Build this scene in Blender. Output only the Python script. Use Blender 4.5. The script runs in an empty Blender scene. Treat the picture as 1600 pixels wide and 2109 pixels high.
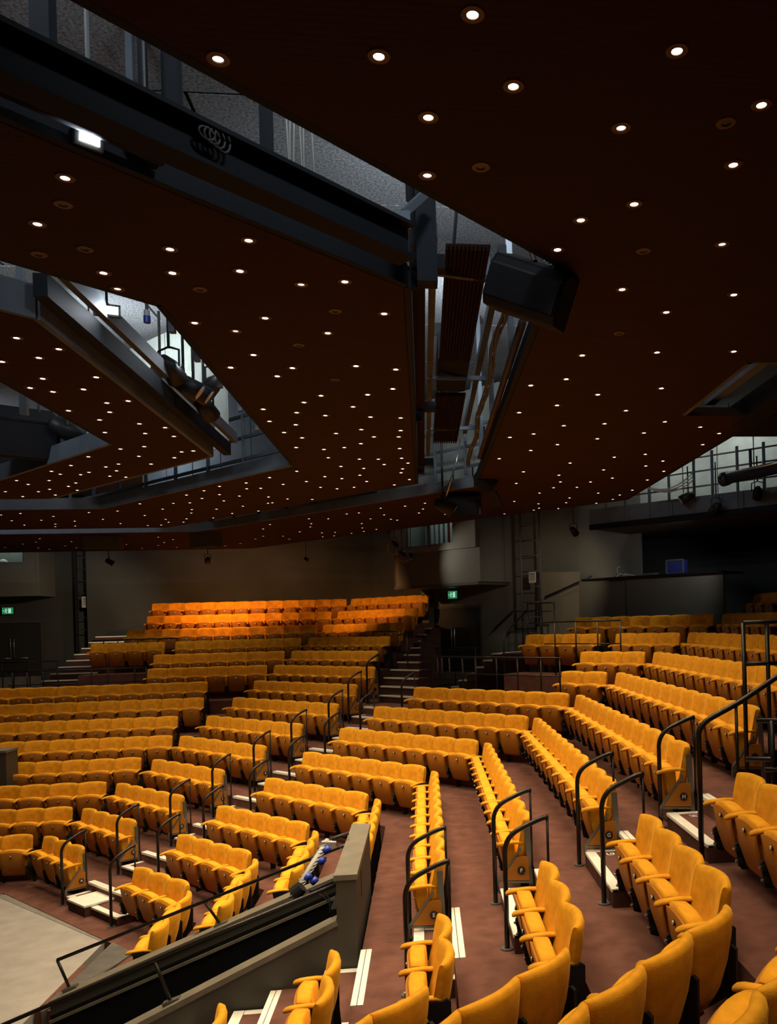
import bpy, bmesh, math, random
from mathutils import Matrix, Vector
random.seed(7)
sc = bpy.context.scene
col = sc.collection
# ---------------------------------------------------------------- camera
FPX, CX, HY, ROLL, YAW, CZ = 1691.5, 1070.7, 1276.3, math.radians(1.5745), math.radians(6.678), 5.0
cam = bpy.data.cameras.new('camera'); cam_o = bpy.data.objects.new('camera', cam); col.objects.link(cam_o)
cam.sensor_fit = 'HORIZONTAL'; cam.sensor_width = 36.0; cam.lens = 36.0 * FPX / 1600
cam.shift_x = -(CX - 800) / 1600; cam.shift_y = (HY - 1054.5) / 1600
cam.clip_start = 0.05; cam.clip_end = 200
cam_o.matrix_world = Matrix.Translation((0, 0, CZ)) @ Matrix.Rotation(-YAW, 4, 'Z') @ Matrix.Rotation(math.pi/2, 4, 'X') @ Matrix.Rotation(-ROLL, 4, 'Z')
sc.camera = cam_o
# ---------------------------------------------------------------- world, exposure
w = bpy.data.worlds.new('world'); sc.world = w; w.use_nodes = True
w.node_tree.nodes['Background'].inputs[0].default_value = (0.6, 0.7, 1, 1)
w.node_tree.nodes['Background'].inputs[1].default_value = 0.0
sc.view_settings.view_transform = 'Standard'; sc.view_settings.look = 'None'
sc.view_settings.exposure = 0.12; sc.view_settings.gamma = 1.0; sc.view_settings.use_curve_mapping = False
sc.cycles.max_bounces = 5; sc.cycles.diffuse_bounces = 3; sc.cycles.glossy_bounces = 2; sc.cycles.transmission_bounces = 3; sc.cycles.use_adaptive_sampling = True; sc.cycles.adaptive_threshold = .12; sc.cycles.light_sampling_threshold = .03
sc.cycles.caustics_reflective = False; sc.cycles.caustics_refractive = False
SPOT_W = 40.0          # each lit ceiling downlight
VOID_W = 34.0          # each work light above the ceiling slots

# ---------------------------------------------------------------- geometry of the place
# world: +Y along the receding right-hand rows, origin under the camera; octagon centre OC
OC = Vector((-9.88, 9.82)); Q = math.sqrt(.5)
NRM = {'L': (-Q, Q), 'A': (0, 1), 'B': (Q, Q), 'D': (1, 0), 'F': (Q, -Q)}
CEN = {k: n[0]*OC.x + n[1]*OC.y for k, n in NRM.items()}          # plane constant of the centre
ZB = dict(zip('ABCDEFGHJKLMNP', [1.281,1.57,1.879,2.213,2.559,2.906,3.254,3.6,3.947,4.296,4.648,5.016,5.437,5.857]))
ROWS = 'ABCDEFGHJKLMNP'; RI = {r: i for i, r in enumerate(ROWS)}
HB = 0.88; ZF = {r: ZB[r] - HB for r in ROWS}; RD = 0.902; AP0 = 6.385
def ap(r): return AP0 + RD * (RI[r] if isinstance(r, str) else r)
ZC = 7.33                                                          # ceiling height
cr, sr, ca, sa = math.cos(ROLL), math.sin(ROLL), math.cos(YAW), math.sin(YAW)
def ray(x, y):
    dx, dy = x - CX, y - HY
    a, b = (cr*dx - sr*dy)/FPX, (sr*dx + cr*dy)/FPX
    return Vector((a*ca + sa, -a*sa + ca, -b))
O = Vector((0, 0, CZ))
def atz(x, y, z): r = ray(x, y); return O + r*((z - CZ)/r.z)
def aty(x, y, Y): r = ray(x, y); return O + r*(Y/r.y)
def atx(x, y, X): r = ray(x, y); return O + r*(X/r.x)
def atn(x, y, side, d):                                            # on the vertical plane at apothem d of a side
    n = NRM[side]; r = ray(x, y); return O + r*((CEN[side] + d)/(n[0]*r.x + n[1]*r.y))
def sp(side, d, t, z):                                             # apothem d, position t along the side
    n = NRM[side]; u = (-n[1], n[0]); c = CEN[side] + d
    return Vector((n[0]*c + u[0]*t, n[1]*c + u[1]*t, z))
def rotz(side): n = NRM[side]; return math.atan2(n[0], -n[1])

# ---------------------------------------------------------------- materials
def mat(name, colr, rough=.6, metal=0, noise=0, nscale=20, emit=None, estr=0, sheen=0, bump=0, bscale=200, spec=.5, trans=0, alpha=1):
    m = bpy.data.materials.new(name); m.use_nodes = True; nt = m.node_tree; b = nt.nodes['Principled BSDF']
    b.inputs['Base Color'].default_value = (*colr, 1); b.inputs['Roughness'].default_value = rough
    b.inputs['Metallic'].default_value = metal; b.inputs['Specular IOR Level'].default_value = spec
    if sheen: b.inputs['Sheen Weight'].default_value = sheen; b.inputs['Sheen Tint'].default_value = (*[min(1, c*1.6+.1) for c in colr], 1); b.inputs['Sheen Roughness'].default_value = .4
    if trans: b.inputs['Transmission Weight'].default_value = trans
    if emit: b.inputs['Emission Color'].default_value = (*emit, 1); b.inputs['Emission Strength'].default_value = estr
    if noise or bump: tc = nt.nodes.new('ShaderNodeTexCoord')
    if noise:
        n = nt.nodes.new('ShaderNodeTexNoise'); n.inputs['Scale'].default_value = nscale; n.inputs['Detail'].default_value = 5
        nt.links.new(tc.outputs['Object'], n.inputs['Vector'])
        r = nt.nodes.new('ShaderNodeValToRGB'); r.color_ramp.elements[0].position = .3; r.color_ramp.elements[1].position = .7
        r.color_ramp.elements[0].color = (*[c*(1-noise) for c in colr], 1); r.color_ramp.elements[1].color = (*[min(1, c*(1+noise)) for c in colr], 1)
        nt.links.new(n.outputs['Fac'], r.inputs['Fac']); nt.links.new(r.outputs['Color'], b.inputs['Base Color'])
    if bump:
        n2 = nt.nodes.new('ShaderNodeTexNoise'); n2.inputs['Scale'].default_value = bscale; n2.inputs['Detail'].default_value = 3
        nt.links.new(tc.outputs['Object'], n2.inputs['Vector'])
        bp = nt.nodes.new('ShaderNodeBump'); bp.inputs['Strength'].default_value = bump; bp.inputs['Distance'].default_value = .01
        nt.links.new(n2.outputs['Fac'], bp.inputs['Height']); nt.links.new(bp.outputs['Normal'], b.inputs['Normal'])
    return m
M = {}
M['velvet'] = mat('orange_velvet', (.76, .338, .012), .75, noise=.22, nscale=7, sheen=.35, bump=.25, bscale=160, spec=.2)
M['board'] = mat('seat_underside', (.40, .145, .011), .55, noise=.08, nscale=4, spec=.3)  # golden-brown board; shade of fronts turned from overhead lamps also put into the colour
M['black'] = mat('black_metal', (.012, .012, .013), .45, 0, spec=.25)
M['rail'] = mat('black_rail', (.012, .010, .009), .34, .0, spec=.35)
M['grey'] = mat('grey_metal', (.16, .16, .14), .4, .6)
M['bolt'] = mat('bolt_metal', (.55, .55, .55), .25, .9)
M['plate'] = mat('number_plate', (.80, .80, .78), .35)
M['disc'] = mat('letter_disc', (.015, .015, .015), .4)
M['white'] = mat('white_mark', (.85, .85, .82), .5)
M['nosing'] = mat('cream_nosing', (.82, .80, .70), .5, noise=.05, nscale=9)
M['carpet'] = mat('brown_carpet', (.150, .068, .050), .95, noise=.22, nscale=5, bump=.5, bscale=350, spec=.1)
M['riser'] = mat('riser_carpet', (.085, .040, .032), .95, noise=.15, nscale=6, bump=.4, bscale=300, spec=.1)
M['stage'] = mat('stage_floor', (.32, .30, .27), .75, noise=.13, nscale=3.2, bump=.25, bscale=14)
M['stage_edge'] = mat('stage_edge', (.20, .19, .165), .7, noise=.15, nscale=8)
M['ramp'] = mat('worn_black_ply', (.085, .078, .068), .7, noise=.35, nscale=4)
M['olive'] = mat('olive_paint', (.060, .058, .044), .6, noise=.08, nscale=2)
M['cap'] = mat('olive_cap', (.15, .135, .10), .55, noise=.15, nscale=5)
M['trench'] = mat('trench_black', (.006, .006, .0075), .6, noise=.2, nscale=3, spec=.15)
M['wall'] = mat('dark_wall', (.050, .051, .047), .8, noise=.3, nscale=.6)
M['wall2'] = mat('grey_green_wall', (.135, .135, .115), .8, noise=.15, nscale=.9)
M['tan'] = mat('tan_wall', (.20, .175, .13), .8, noise=.1, nscale=1.2)
M['door'] = mat('door_paint', (.024, .024, .021), .6)
M['steel_plate'] = mat('kick_plate', (.32, .32, .30), .4, .5, noise=.15, nscale=3)
M['ceil'] = mat('ceiling_brown', (.034, .0130, .0068), .8, spec=.15)
M['trim'] = mat('downlight_trim', (.085, .034, .018), .5)
M['steel'] = mat('blue_grey_steel', (.10, .118, .142), .65, 0, spec=.2, noise=.18, nscale=2)
M['darksteel'] = mat('dark_steel', (.011, .0135, .018), .7, 0, spec=.12)
M['rib'] = mat('brown_slats', (.020, .0085, .0055), .8, spec=.1)
M['soffit'] = mat('speckled_soffit', (.21, .218, .23), .9, noise=.6, nscale=38)
M['joint'] = mat('soffit_joint', (.05, .052, .055), .9)
M['pale'] = mat('pale_panel', (.42, .45, .40), .8, noise=.12, nscale=3)
M['white_paint'] = mat('white_paint', (.6, .62, .62), .7)
M['cable'] = mat('cable_grey', (.35, .35, .33), .6)
M['dcable'] = mat('cable_black', (.02, .02, .02), .6)
M['blue'] = mat('blue_plastic', (.02, .05, .45), .4)
M['bluelid'] = mat('blue_case', (.012, .02, .11), .45)
M['spk'] = mat('speaker_black', (.0045, .0045, .005), .5, spec=.15)
M['spkgrey'] = mat('speaker_grey', (.06, .062, .066), .6)
M['redp'] = mat('red_paint', (.45, .05, .03), .6)
M['glass'] = mat('window_glass', (.9, .95, .95), .05, trans=1)
M['paper'] = mat('paper', (.55, .54, .52), .8)
M['wood'] = mat('wood_panel', (.05, .026, .016), .6, noise=.2, nscale=6)
def emis(name, c, s):
    m = bpy.data.materials.new(name); m.use_nodes = True; nt = m.node_tree; nt.nodes.clear()
    e = nt.nodes.new('ShaderNodeEmission'); o = nt.nodes.new('ShaderNodeOutputMaterial')
    e.inputs[0].default_value = (*c, 1); e.inputs[1].default_value = s; nt.links.new(e.outputs[0], o.inputs[0])
    return m
M['lamp'] = emis('lamp_warm', (1, .84, .62), 14); M['lamp'].cycles.emission_sampling = 'NONE'
M['lampdim'] = emis('lamp_dim', (1, .74, .6), 2.2); M['lampdim'].cycles.emission_sampling = 'NONE'
M['flood'] = emis('flood_white', (.95, 1, .93), 30)
M['tube'] = emis('tube_white', (.85, .95, 1), 6)
M['exit'] = emis('exit_green', (.04, .45, .16), .35)
M['exitw'] = emis('exit_white', (.6, 1, .8), .6)
# carpet pile stripes for ceiling: fine battens
def ceil_lines():
    nt = M['ceil'].node_tree; b = nt.nodes['Principled BSDF']
    tc = nt.nodes.new('ShaderNodeTexCoord'); wv = nt.nodes.new('ShaderNodeTexWave'); wv.bands_direction = 'Y'; wv.inputs['Scale'].default_value = 8
    bp = nt.nodes.new('ShaderNodeBump'); bp.inputs['Strength'].default_value = .12; bp.inputs['Distance'].default_value = .01
    nt.links.new(tc.outputs['Object'], wv.inputs['Vector']); nt.links.new(wv.outputs['Fac'], bp.inputs['Height']); nt.links.new(bp.outputs['Normal'], b.inputs['Normal'])
ceil_lines()

# ---------------------------------------------------------------- mesh helpers
def new(name, bm, m, parent=None, smooth=False):
    me = bpy.data.meshes.new(name); bm.to_mesh(me); bm.free()
    for k in (m if isinstance(m, (list, tuple)) else [m]): me.materials.append(k)
    if smooth:
        for p in me.polygons: p.use_smooth = True
    o = bpy.data.objects.new(name, me); col.objects.link(o)
    if parent: o.parent = parent
    return o
def tag(o, label, cat, group=None):
    o['label'] = label; o['category'] = cat
    if group: o['group'] = group
    return o
def struct(o): o['kind'] = 'structure'; return o
def empty(name, loc, rz=0, label=None, cat=None, group=None):
    o = bpy.data.objects.new(name, None); col.objects.link(o); o.location = loc; o.rotation_euler = (0, 0, rz); o.empty_display_size = .1
    if label: tag(o, label, cat, group)
    return o
def box(bm, lo, hi, mtx=None, mi=0):
    v = [bm.verts.new((x, y, z)) for x in (lo[0], hi[0]) for y in (lo[1], hi[1]) for z in (lo[2], hi[2])]
    fs = [bm.faces.new([v[i] for i in q]) for q in ((0,1,3,2),(4,6,7,5),(0,4,5,1),(2,3,7,6),(0,2,6,4),(1,5,7,3))]
    for f in fs: f.material_index = mi
    if mtx: bmesh.ops.transform(bm, matrix=mtx, verts=v)
    return v
def prism(bm, poly, z0, z1):                    # vertical prism of a plan polygon; z may be lists
    n = len(poly); zz0 = z0 if isinstance(z0, (list, tuple)) else [z0]*n; zz1 = z1 if isinstance(z1, (list, tuple)) else [z1]*n
    a = [bm.verts.new((p[0], p[1], zz0[i])) for i, p in enumerate(poly)]; b = [bm.verts.new((p[0], p[1], zz1[i])) for i, p in enumerate(poly)]
    bm.faces.new(a[::-1]); bm.faces.new(b)
    for i in range(n): bm.faces.new((a[i], a[(i+1) % n], b[(i+1) % n], b[i]))
    return a + b
def extr(bm, prof, x0, x1):                     # profile in (y,z) extruded along x
    a = [bm.verts.new((x0, y, z)) for y, z in prof]; b = [bm.verts.new((x1, y, z)) for y, z in prof]
    n = len(prof); bm.faces.new(a); bm.faces.new(b[::-1])
    for i in range(n): bm.faces.new((a[(i+1) % n], a[i], b[i], b[(i+1) % n]))
def tube(bm, pts, r, seg=8, cap=True):
    pts = [Vector(p) for p in pts]; rings = []; up = None
    for i, p in enumerate(pts):
        d = (pts[min(i+1, len(pts)-1)] - pts[max(i-1, 0)])
        if d.length < 1e-7: d = Vector((0, 0, 1))
        d.normalize()
        if up is None: up = d.orthogonal().normalized()
        up = (up - d*up.dot(d)); up = up.normalized() if up.length > 1e-5 else d.orthogonal().normalized()
        s = d.cross(up)
        rr = r[i] if isinstance(r, (list, tuple)) else r
        rings.append([bm.verts.new(p + (up*math.cos(k*2*math.pi/seg) + s*math.sin(k*2*math.pi/seg))*rr) for k in range(seg)])
    for a, b in zip(rings, rings[1:]):
        for k in range(seg): bm.faces.new((a[k], a[(k+1) % seg], b[(k+1) % seg], b[k]))
    if cap: bm.faces.new(rings[0][::-1]); bm.faces.new(rings[-1])
def beam(bm, p, q, wdt, hgt):                   # box beam between two points, local z up
    p, q = Vector(p), Vector(q); d = q - p; L = d.length; d.normalize()
    s = d.cross(Vector((0, 0, 1))); s = s.normalized() if s.length > 1e-4 else Vector((1, 0, 0)); u = s.cross(d)
    m = Matrix((( d.x, s.x, u.x, p.x), (d.y, s.y, u.y, p.y), (d.z, s.z, u.z, p.z), (0, 0, 0, 1)))
    box(bm, (0, -wdt/2, -hgt/2), (L, wdt/2, hgt/2), m)
def cyl(bm, p, q, r, seg=12): tube(bm, [p, q], r, seg)
def bevel(bm, w_, seg=2): bmesh.ops.bevel(bm, geom=bm.edges[:], offset=w_, segments=seg, affect='EDGES', profile=.6)
def one(name, fn, m, parent=None, smooth=False):
    bm = bmesh.new(); fn(bm); bmesh.ops.recalc_face_normals(bm, faces=bm.faces); return new(name, bm, m, parent, smooth)
def arc(a, b, c, n=6): return [a*((1-t)**2) + b*(2*t*(1-t)) + c*(t*t) for t in [i/n for i in range(n+1)]]
_font = {}
def text_mesh(ch, size, m, name, parent):
    key = ch
    if key not in _font:
        cu = bpy.data.curves.new('txt', 'FONT'); cu.body = ch; cu.align_x = 'CENTER'; cu.align_y = 'CENTER'; cu.extrude = .02; cu.offset = .015
        o = bpy.data.objects.new('txt', cu); col.objects.link(o); bpy.context.view_layer.update()
        me = bpy.data.meshes.new_from_object(o.evaluated_get(bpy.context.evaluated_depsgraph_get()))
        bpy.data.objects.remove(o); bpy.data.curves.remove(cu); me.materials.clear(); me.materials.append(m); _font[key] = me
    o = bpy.data.objects.new(name, _font[key]); col.objects.link(o); o.parent = parent; o.scale = (size, size, size)
    return o

# ---------------------------------------------------------------- floors
VA = {'LA': 112.5, 'AB': 67.5, 'BD': 22.5, 'DF': -22.5, 'FG': -67.5, 'LL': 157.5}
def vtx(d, key):
    a = math.radians(VA[key]); r = d/math.cos(math.radians(22.5)); return Vector((OC.x + r*math.cos(a), OC.y + r*math.sin(a)))
SIDEV = {'L': ('LL', 'LA'), 'A': ('LA', 'AB'), 'B': ('AB', 'BD'), 'D': ('BD', 'DF'), 'F': ('DF', 'FG')}
def band(bm, side, d0, d1, z0, z1, t0=None, t1=None):     # t0<t1 along the side's u direction
    k = SIDEV[side]; P = [vtx(d0, k[0]), vtx(d0, k[1]), vtx(d1, k[1]), vtx(d1, k[0])]
    n = NRM[side]; u = Vector((-n[1], n[0]))
    def cl(p, d):
        t = p.dot(u); tt = t
        if t0 is not None: tt = max(tt, t0)
        if t1 is not None: tt = min(tt, t1)
        return p + u*(tt - t)
    prism(bm, [cl(p, 0) for p in P], z0, z1)
def floor_obj(fn, m=None): return struct(one('floor', fn, m or M['carpet']))
TE = .075                                            # tier edge lies this far behind the back line
def tier(r):
    i = RI[r]; d0 = ap(i-1) + TE if i else 4.9; d1 = ap(i) + TE; z = ZF[r]
    def f(bm):
        sides = ['L', 'A', 'B', 'D', 'F'] if i < 8 else ['D', 'F']
        for s in sides:
            lo = z - .55
            if s == 'D' and r in 'ABCD':
                dd = d0 if i else 5.06
                band(bm, s, dd, d1, lo, z, 10.6, None); band(bm, s, dd, d1, lo, z, None, 8.55)
            elif s == 'D' and i > 8: band(bm, s, d0, d1, lo, z, 8.6 if i > 9 else None, None)
            elif s == 'F' and i > 8: band(bm, s, d0, d1, lo, z)
            elif i == 0: band(bm, s, 5.72 if s != 'D' else 5.06, d1, lo, z)
            else: band(bm, s, d0, d1, lo, z)
        if i >= 8:
            tb = {'J': 15.2, 'K': 16.1, 'L': 16.6, 'M': 17.0, 'N': 17.3, 'P': 17.7}[r]
            band(bm, 'B', d0, d1, z - .75, z, tb, None)
            tc_ = {'J': 9.75, 'K': 9.9, 'L': 12.0, 'M': 11.25, 'N': 9.0, 'P': 9.0}[r]
            band(bm, 'B', d0, d1, z - .75, z, None, tc_)
            ta = {'J': 7.55, 'K': 7.65, 'L': 9.7, 'M': 9.0, 'N': 8.7, 'P': 8.8}[r]
            band(bm, 'A', d0, d1 + (1.5 if r == 'P' else 0), z - .75, z, None, ta)
    floor_obj(f)
for r in ROWS: tier(r)
def landing(bm):
    z = ZF['J']
    band(bm, 'B', ap('H') + TE, 19.2, z - .3, z - .004, 8.5, 18.5); band(bm, 'A', ap('H') + TE, 21.5, z - .3, z - .004, 6.5, 22)
    band(bm, 'L', ap('H') + TE, 21.5, z - .3, z - .004)
floor_obj(landing)
# thin pale edge kerb of every tier in the open blocks is the riser carpet; base below everything
floor_obj(lambda bm: box(bm, (-30, -6, -1.3), (14, 36, -1.25)), M['riser'])
# stage
def stage(bm):
    P = [vtx(5.6, 'LL'), vtx(5.6, 'LA'), vtx(5.6, 'AB'), Vector((-4.84, 12.86)), Vector((-4.84, 10.0)), Vector((-4.84, 2)), Vector((-16, 2))]
    prism(bm, P[::-1], -.9, .385)
st = one('floor', stage, M['stage']); struct(st)
def stage_rim(bm):
    for a, b in ((vtx(5.66, 'LA'), vtx(5.66, 'AB')), (vtx(5.66, 'AB'), Vector((-4.84, 12.92)))):
        beam(bm, (a.x, a.y, .32), (b.x, b.y, .32), .14, .142)
struct(one('trim_1', stage_rim, M['stage_edge']))

# ---------------------------------------------------------------- ceiling panels
def ring(bm, outer, inner, z0=ZC, th=.1):
    n = len(outer)
    vo = [[bm.verts.new((p[0], p[1], z)) for p in outer] for z in (z0, z0 + th)]; vi = [[bm.verts.new((p[0], p[1], z)) for p in inner] for z in (z0, z0 + th)]
    for i in range(n - 1):
        for z in (0, 1): bm.faces.new((vo[z][i], vo[z][i+1], vi[z][i+1], vi[z][i]))
        bm.faces.new((vo[0][i], vo[0][i+1], vo[1][i+1], vo[1][i])); bm.faces.new((vi[0][i], vi[0][i+1], vi[1][i+1], vi[1][i]))
    for i in (0, n-1): bm.faces.new((vo[0][i], vi[0][i], vi[1][i], vo[1][i]))
def oct_ap(a):                                       # vertices from individual side apothems L,A,B,D,F,G
    ns = [(-Q, Q), (0, 1), (Q, Q), (1, 0), (Q, -Q), (0, -1), (-Q, -Q)]; out = []
    for (n1, d1), (n2, d2) in zip(list(zip(ns, a))[:-1], list(zip(ns, a))[1:]):
        det = n1[0]*n2[1] - n1[1]*n2[0]
        out.append(((d1*n2[1] - d2*n1[1])/det + OC.x, (n1[0]*d2 - n2[0]*d1)/det + OC.y))
    return out
E_R_out = oct_ap([15.2, 15.3, 14.22, 13.93, 19, 19, 19]); E_R_in = oct_ap([10.7, 10.75, 10.82, 10.86, 10.85, 10.85, 10.85])
E_2_out = oct_ap([9.75, 9.75, 9.8, 9.8, 9.8, 9.8, 9.8]); E_2_in = oct_ap([6.2, 6.7, 7.45, 8.08, 8.30, 8.3, 8.3])
E_3_out = oct_ap([4.8, 5.32, 6.22, 7.05, 7.34, 7.3, 7.3]); E_3_in = oct_ap([3.4, 4.0, 5.0, 6.1, 6.4, 6.4, 6.4])
def ring_obj(o_, i_):
    return struct(one('ceiling', lambda bm: ring(bm, o_, i_), M['ceil']))
# right-hand panel has a notch (slot) near its D edge
def ceil_r(bm):
    ring(bm, E_R_out[:3], E_R_in[:3])                                  # L..A..B sides up to the B/D corner
    bd_o, df_o, fg_o = E_R_out[2], E_R_out[3], E_R_out[4]; bd_i, df_i, fg_i = E_R_in[2], E_R_in[3], E_R_in[4]
    xi, xs, xo = bd_i[0], 3.05, 4.05
    prism(bm, [bd_i, bd_o, (xo, 9.3), (xs, 9.3), (xs, 7.32), (12, 7.32), (12, -6), fg_i, df_i][::-1], ZC, ZC + .1)
struct(one('ceiling', ceil_r, M['ceil']))
ring_obj(E_2_out, E_2_in); ring_obj(E_3_out, E_3_in)
# steel upstands along the slot edges
TN = [1]
def trim(fn, m): TN[0] += 1; return struct(one('trim_%d' % TN[0], fn, m))
def upstand(pts, inward, h, m, off=.03):
    def f(bm):
        for a, b in zip(pts, pts[1:]):
            d = Vector((b[0]-a[0], b[1]-a[1])).normalized(); nn = Vector((-d.y, d.x))*inward*off
            beam(bm, (a[0]+nn.x, a[1]+nn.y, ZC + h/2 + .002), (b[0]+nn.x, b[1]+nn.y, ZC + h/2 + .002), .05, h)
            beam(bm, (a[0]-nn.x, a[1]-nn.y, ZC + h - .0), (b[0]-nn.x, b[1]-nn.y, ZC + h), .16, .03)
    trim(f, m)
upstand(E_R_in[:3], -1, .17, M['steel']); upstand(E_R_in[2:5], -1, .12, M['darksteel'])
upstand(E_2_out, 1, .14, M['darksteel']); upstand(E_2_in[:3], -1, .2, M['steel']); upstand(E_2_in[3-1:], -1, .08, M['darksteel'])
upstand(E_3_out, 1, .24, M['steel']); upstand(E_3_in[:3], -1, .22, M['steel']); upstand(E_3_in[2:], -1, .06, M['darksteel'])
upstand(E_R_out[:3] + [E_R_out[2], (4.05, 9.3)], 1, .1, M['darksteel'])
# soffit of the roof void: separate panels with recessed joints
ZS = 9.7
struct(one('ceiling', lambda bm: box(bm, (-30, -8, ZS + .06), (16, 36, ZS + .1)), M['joint']))
sofp = empty('roof_soffit', (0, 0, 0)); struct(sofp)
pm = None
for i in range(14):
    for j in range(16):
        x = -20 + i*1.9 + (j % 2)*.55; y = 1 + j*1.85
        if pm is None:
            bm = bmesh.new(); box(bm, (-.93, -.91, 0), (.93, .91, .05)); pm = new('panel', bm, M['soffit'], sofp); o = pm
        else:
            o = bpy.data.objects.new('panel', pm.data); col.objects.link(o); o.parent = sofp
        o.location = (x, y, ZS); o.rotation_euler = (0, 0, 0)

# ---------------------------------------------------------------- seats
SEG = {'A_H':(22.523,10.529,.5366,9),'A_G':(21.633,10.138,.507,9),'A_F':(20.701,9.522,.5105,7),'A_E':(19.816,9.036,.535,6),'A_D':(18.924,8.972,.5481,5),'A_C':(18.007,8.307,.5577,3),'A_B':(17.129,7.989,.5158,2),'A_A':(16.207,7.819,.5285,1),
'B_A':(6.407,16.287,.516,3),'B_B':(7.28,16.688,.5063,4),'B_C':(8.114,17.04,.5087,5),'B_D':(9.014,17.289,.5438,5),'B_E':(9.961,17.846,.5514,6),'B_F':(10.865,18.216,.5279,7),'B_G':(11.753,18.487,.5094,8),'B_H':(12.647,18.896,.5087,8),'B_J':(13.557,19.3,.5113,8),'B_K':(14.46,19.737,.5177,7),'B_L':(15.373,20.142,.5029,7),'B_M':(16.264,20.583,.5117,7),'B_N':(17.149,20.938,.5171,7),'B_P':(18.081,21.382,.5153,7),
'C_A':(6.383,12.875,.5177,3),'C_B':(7.253,13.116,.5142,4),'C_C':(8.064,13.237,.5098,5),'C_D':(9.017,13.182,.5621,5),'C_E':(9.921,13.235,.5506,6),'C_F':(10.868,13.284,.5313,7),'C_G':(11.769,12.73+.5129,.5129,8),'C_H':(12.659,12.942,.5121,8),'C_J':(13.549,9.627,.5357,2),'C_K':(14.469,9.774,.5169,3),'C2_L':(15.362,11.918,.5192,4),'C_L':(15.368,9.449,.514,3),'C_M':(16.265,11.137,.5097,7),
'D_A':(-3.4,12.227,.52,3),'D_B':(-2.557,12.632,.52,4),'D_C':(-1.71,12.875,.52,4),'D_D':(-.795,13.361,.52,5),'D_E':(.12,13.665,.5213,10),'D_F':(1.048,14.193,.5066,11),'D_G':(1.973,14.572,.5055,12),'D_H':(2.817,14.921,.5286,12),'D_J':(3.714,15.462,.5128,13),'D_K':(4.596,15.93,.515,13),'D_L':(5.53,16.58,.5231,10),'D_M':(6.449,17.029,.5032,6),'D_N':(7.306,17.366,.5165,3),
'D2_C':(-1.732,7.14,.52,2),'D2_D':(-.82,7.255,.5132,2),'D2_E':(.11,6.979,.53,2),'D2_F':(1.021,7.124,.5285,3),'D2_G':(1.936,7.176,.5134,4),'D2_H':(2.806,7.073,.52,5),
'F_E':(-3.96,3.94,.50,2),'F_F':(-3.036,4.294,.5143,3),'F_G':(-2.103,4.672,.5167,4),'F_H':(-1.2,5.03,.517,5),
'A_J':(23.424,7.5,.5278,6),'A_K':(24.326,7.607,.515,7),'A2_L':(25.225,9.627,.5162,4),'A_L':(25.224,7.268,.5166,7),'A_M':(26.128,8.927,.5135,11),'A_N':(27.027,8.624,.5164,11),'A_P':(27.925,8.74,.517,12)}
# extend the far-left rows beyond the frame edge by one seat each
for k in ('A_H','A_G','A_F','A_E','A_C','A_B','A_A'):
    d, t, s, n = SEG[k]; SEG[k] = (d, t + s, s, n + 1)
SW = .52
def arcz(x): return -.016*abs(x/.25)**3
def back_mesh():
    bm = bmesh.new(); nx = 8; xs = [-.258, -.250, -.215, -.15, -.075, 0, .075, .15, .215, .250, .258]
    prof = [(.135,.36),(.10,.45),(.065,.60),(.04,.74),(.022,.83),(.008,.868),(-.018,.88),(-.045,.868),(-.055,.83),(-.042,.70),(-.015,.55),(.03,.40),(.06,.345),(.10,.335)]
    cols = []
    for x in xs:
        e = abs(x)/.258; cv = .062*e*e; th = 1 - .5*max(0, e-.95)/.05
        c = []
        for y, z in prof:
            ym = .0 + (.88 - z)*.18
            yy = ym + (y - ym)*th
            wz = max(0, (z - .55)/.33)
            taper = 1 - .04*max(0, (.6 - z))/.25
            c.append(bm.verts.new((x*taper, yy + cv, z + arcz(x)*wz)))
        cols.append(c)
    n = len(prof)
    for a, b in zip(cols, cols[1:]):
        for k in range(n): bm.faces.new((a[k], a[(k+1) % n], b[(k+1) % n], b[k]))
    bm.faces.new(cols[0]); bm.faces.new(cols[-1][::-1]); bmesh.ops.recalc_face_normals(bm, faces=bm.faces)
    me = bpy.data.meshes.new('backrest'); bm.to_mesh(me); bm.free(); me.materials.append(M['velvet'])
    for p in me.polygons: p.use_smooth = len(p.vertices) < 6
    return me
def pan_mesh(front):
    # folded-up seat: cushion (behind, top) and underside board (in front)
    bm = bmesh.new(); nx = 6; cols = []
    for i in range(nx+1):
        e = -1 + 2*i/nx; c = []
        top = .035*(1 - e*e)
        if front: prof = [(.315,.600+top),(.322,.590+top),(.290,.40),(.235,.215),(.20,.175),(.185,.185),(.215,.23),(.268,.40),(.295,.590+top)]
        else: prof = [(.297,.585+top),(.298,.620+top),(.285,.630+top),(.192,.624+top),(.176,.610+top),(.162,.42),(.145,.27),(.165,.23),(.212,.232),(.266,.40)]
        for y, z in prof:
            hw = (.222 if front else .214)*(1 - .15*max(0, (.42 - z))/.25)
            c.append(bm.verts.new((e*hw, y - .012*e*e*(1 if z > .4 else .5), z)))
        cols.append(c)
    n = len(prof)
    for a, b in zip(cols, cols[1:]):
        for k in range(n): bm.faces.new((a[k], a[(k+1) % n], b[(k+1) % n], b[k]))
    bm.faces.new(cols[0]); bm.faces.new(cols[-1][::-1]); bmesh.ops.recalc_face_normals(bm, faces=bm.faces)
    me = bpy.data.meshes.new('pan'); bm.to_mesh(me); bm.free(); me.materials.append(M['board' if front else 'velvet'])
    for p in me.polygons: p.use_smooth = len(p.vertices) < 6
    return me
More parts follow.
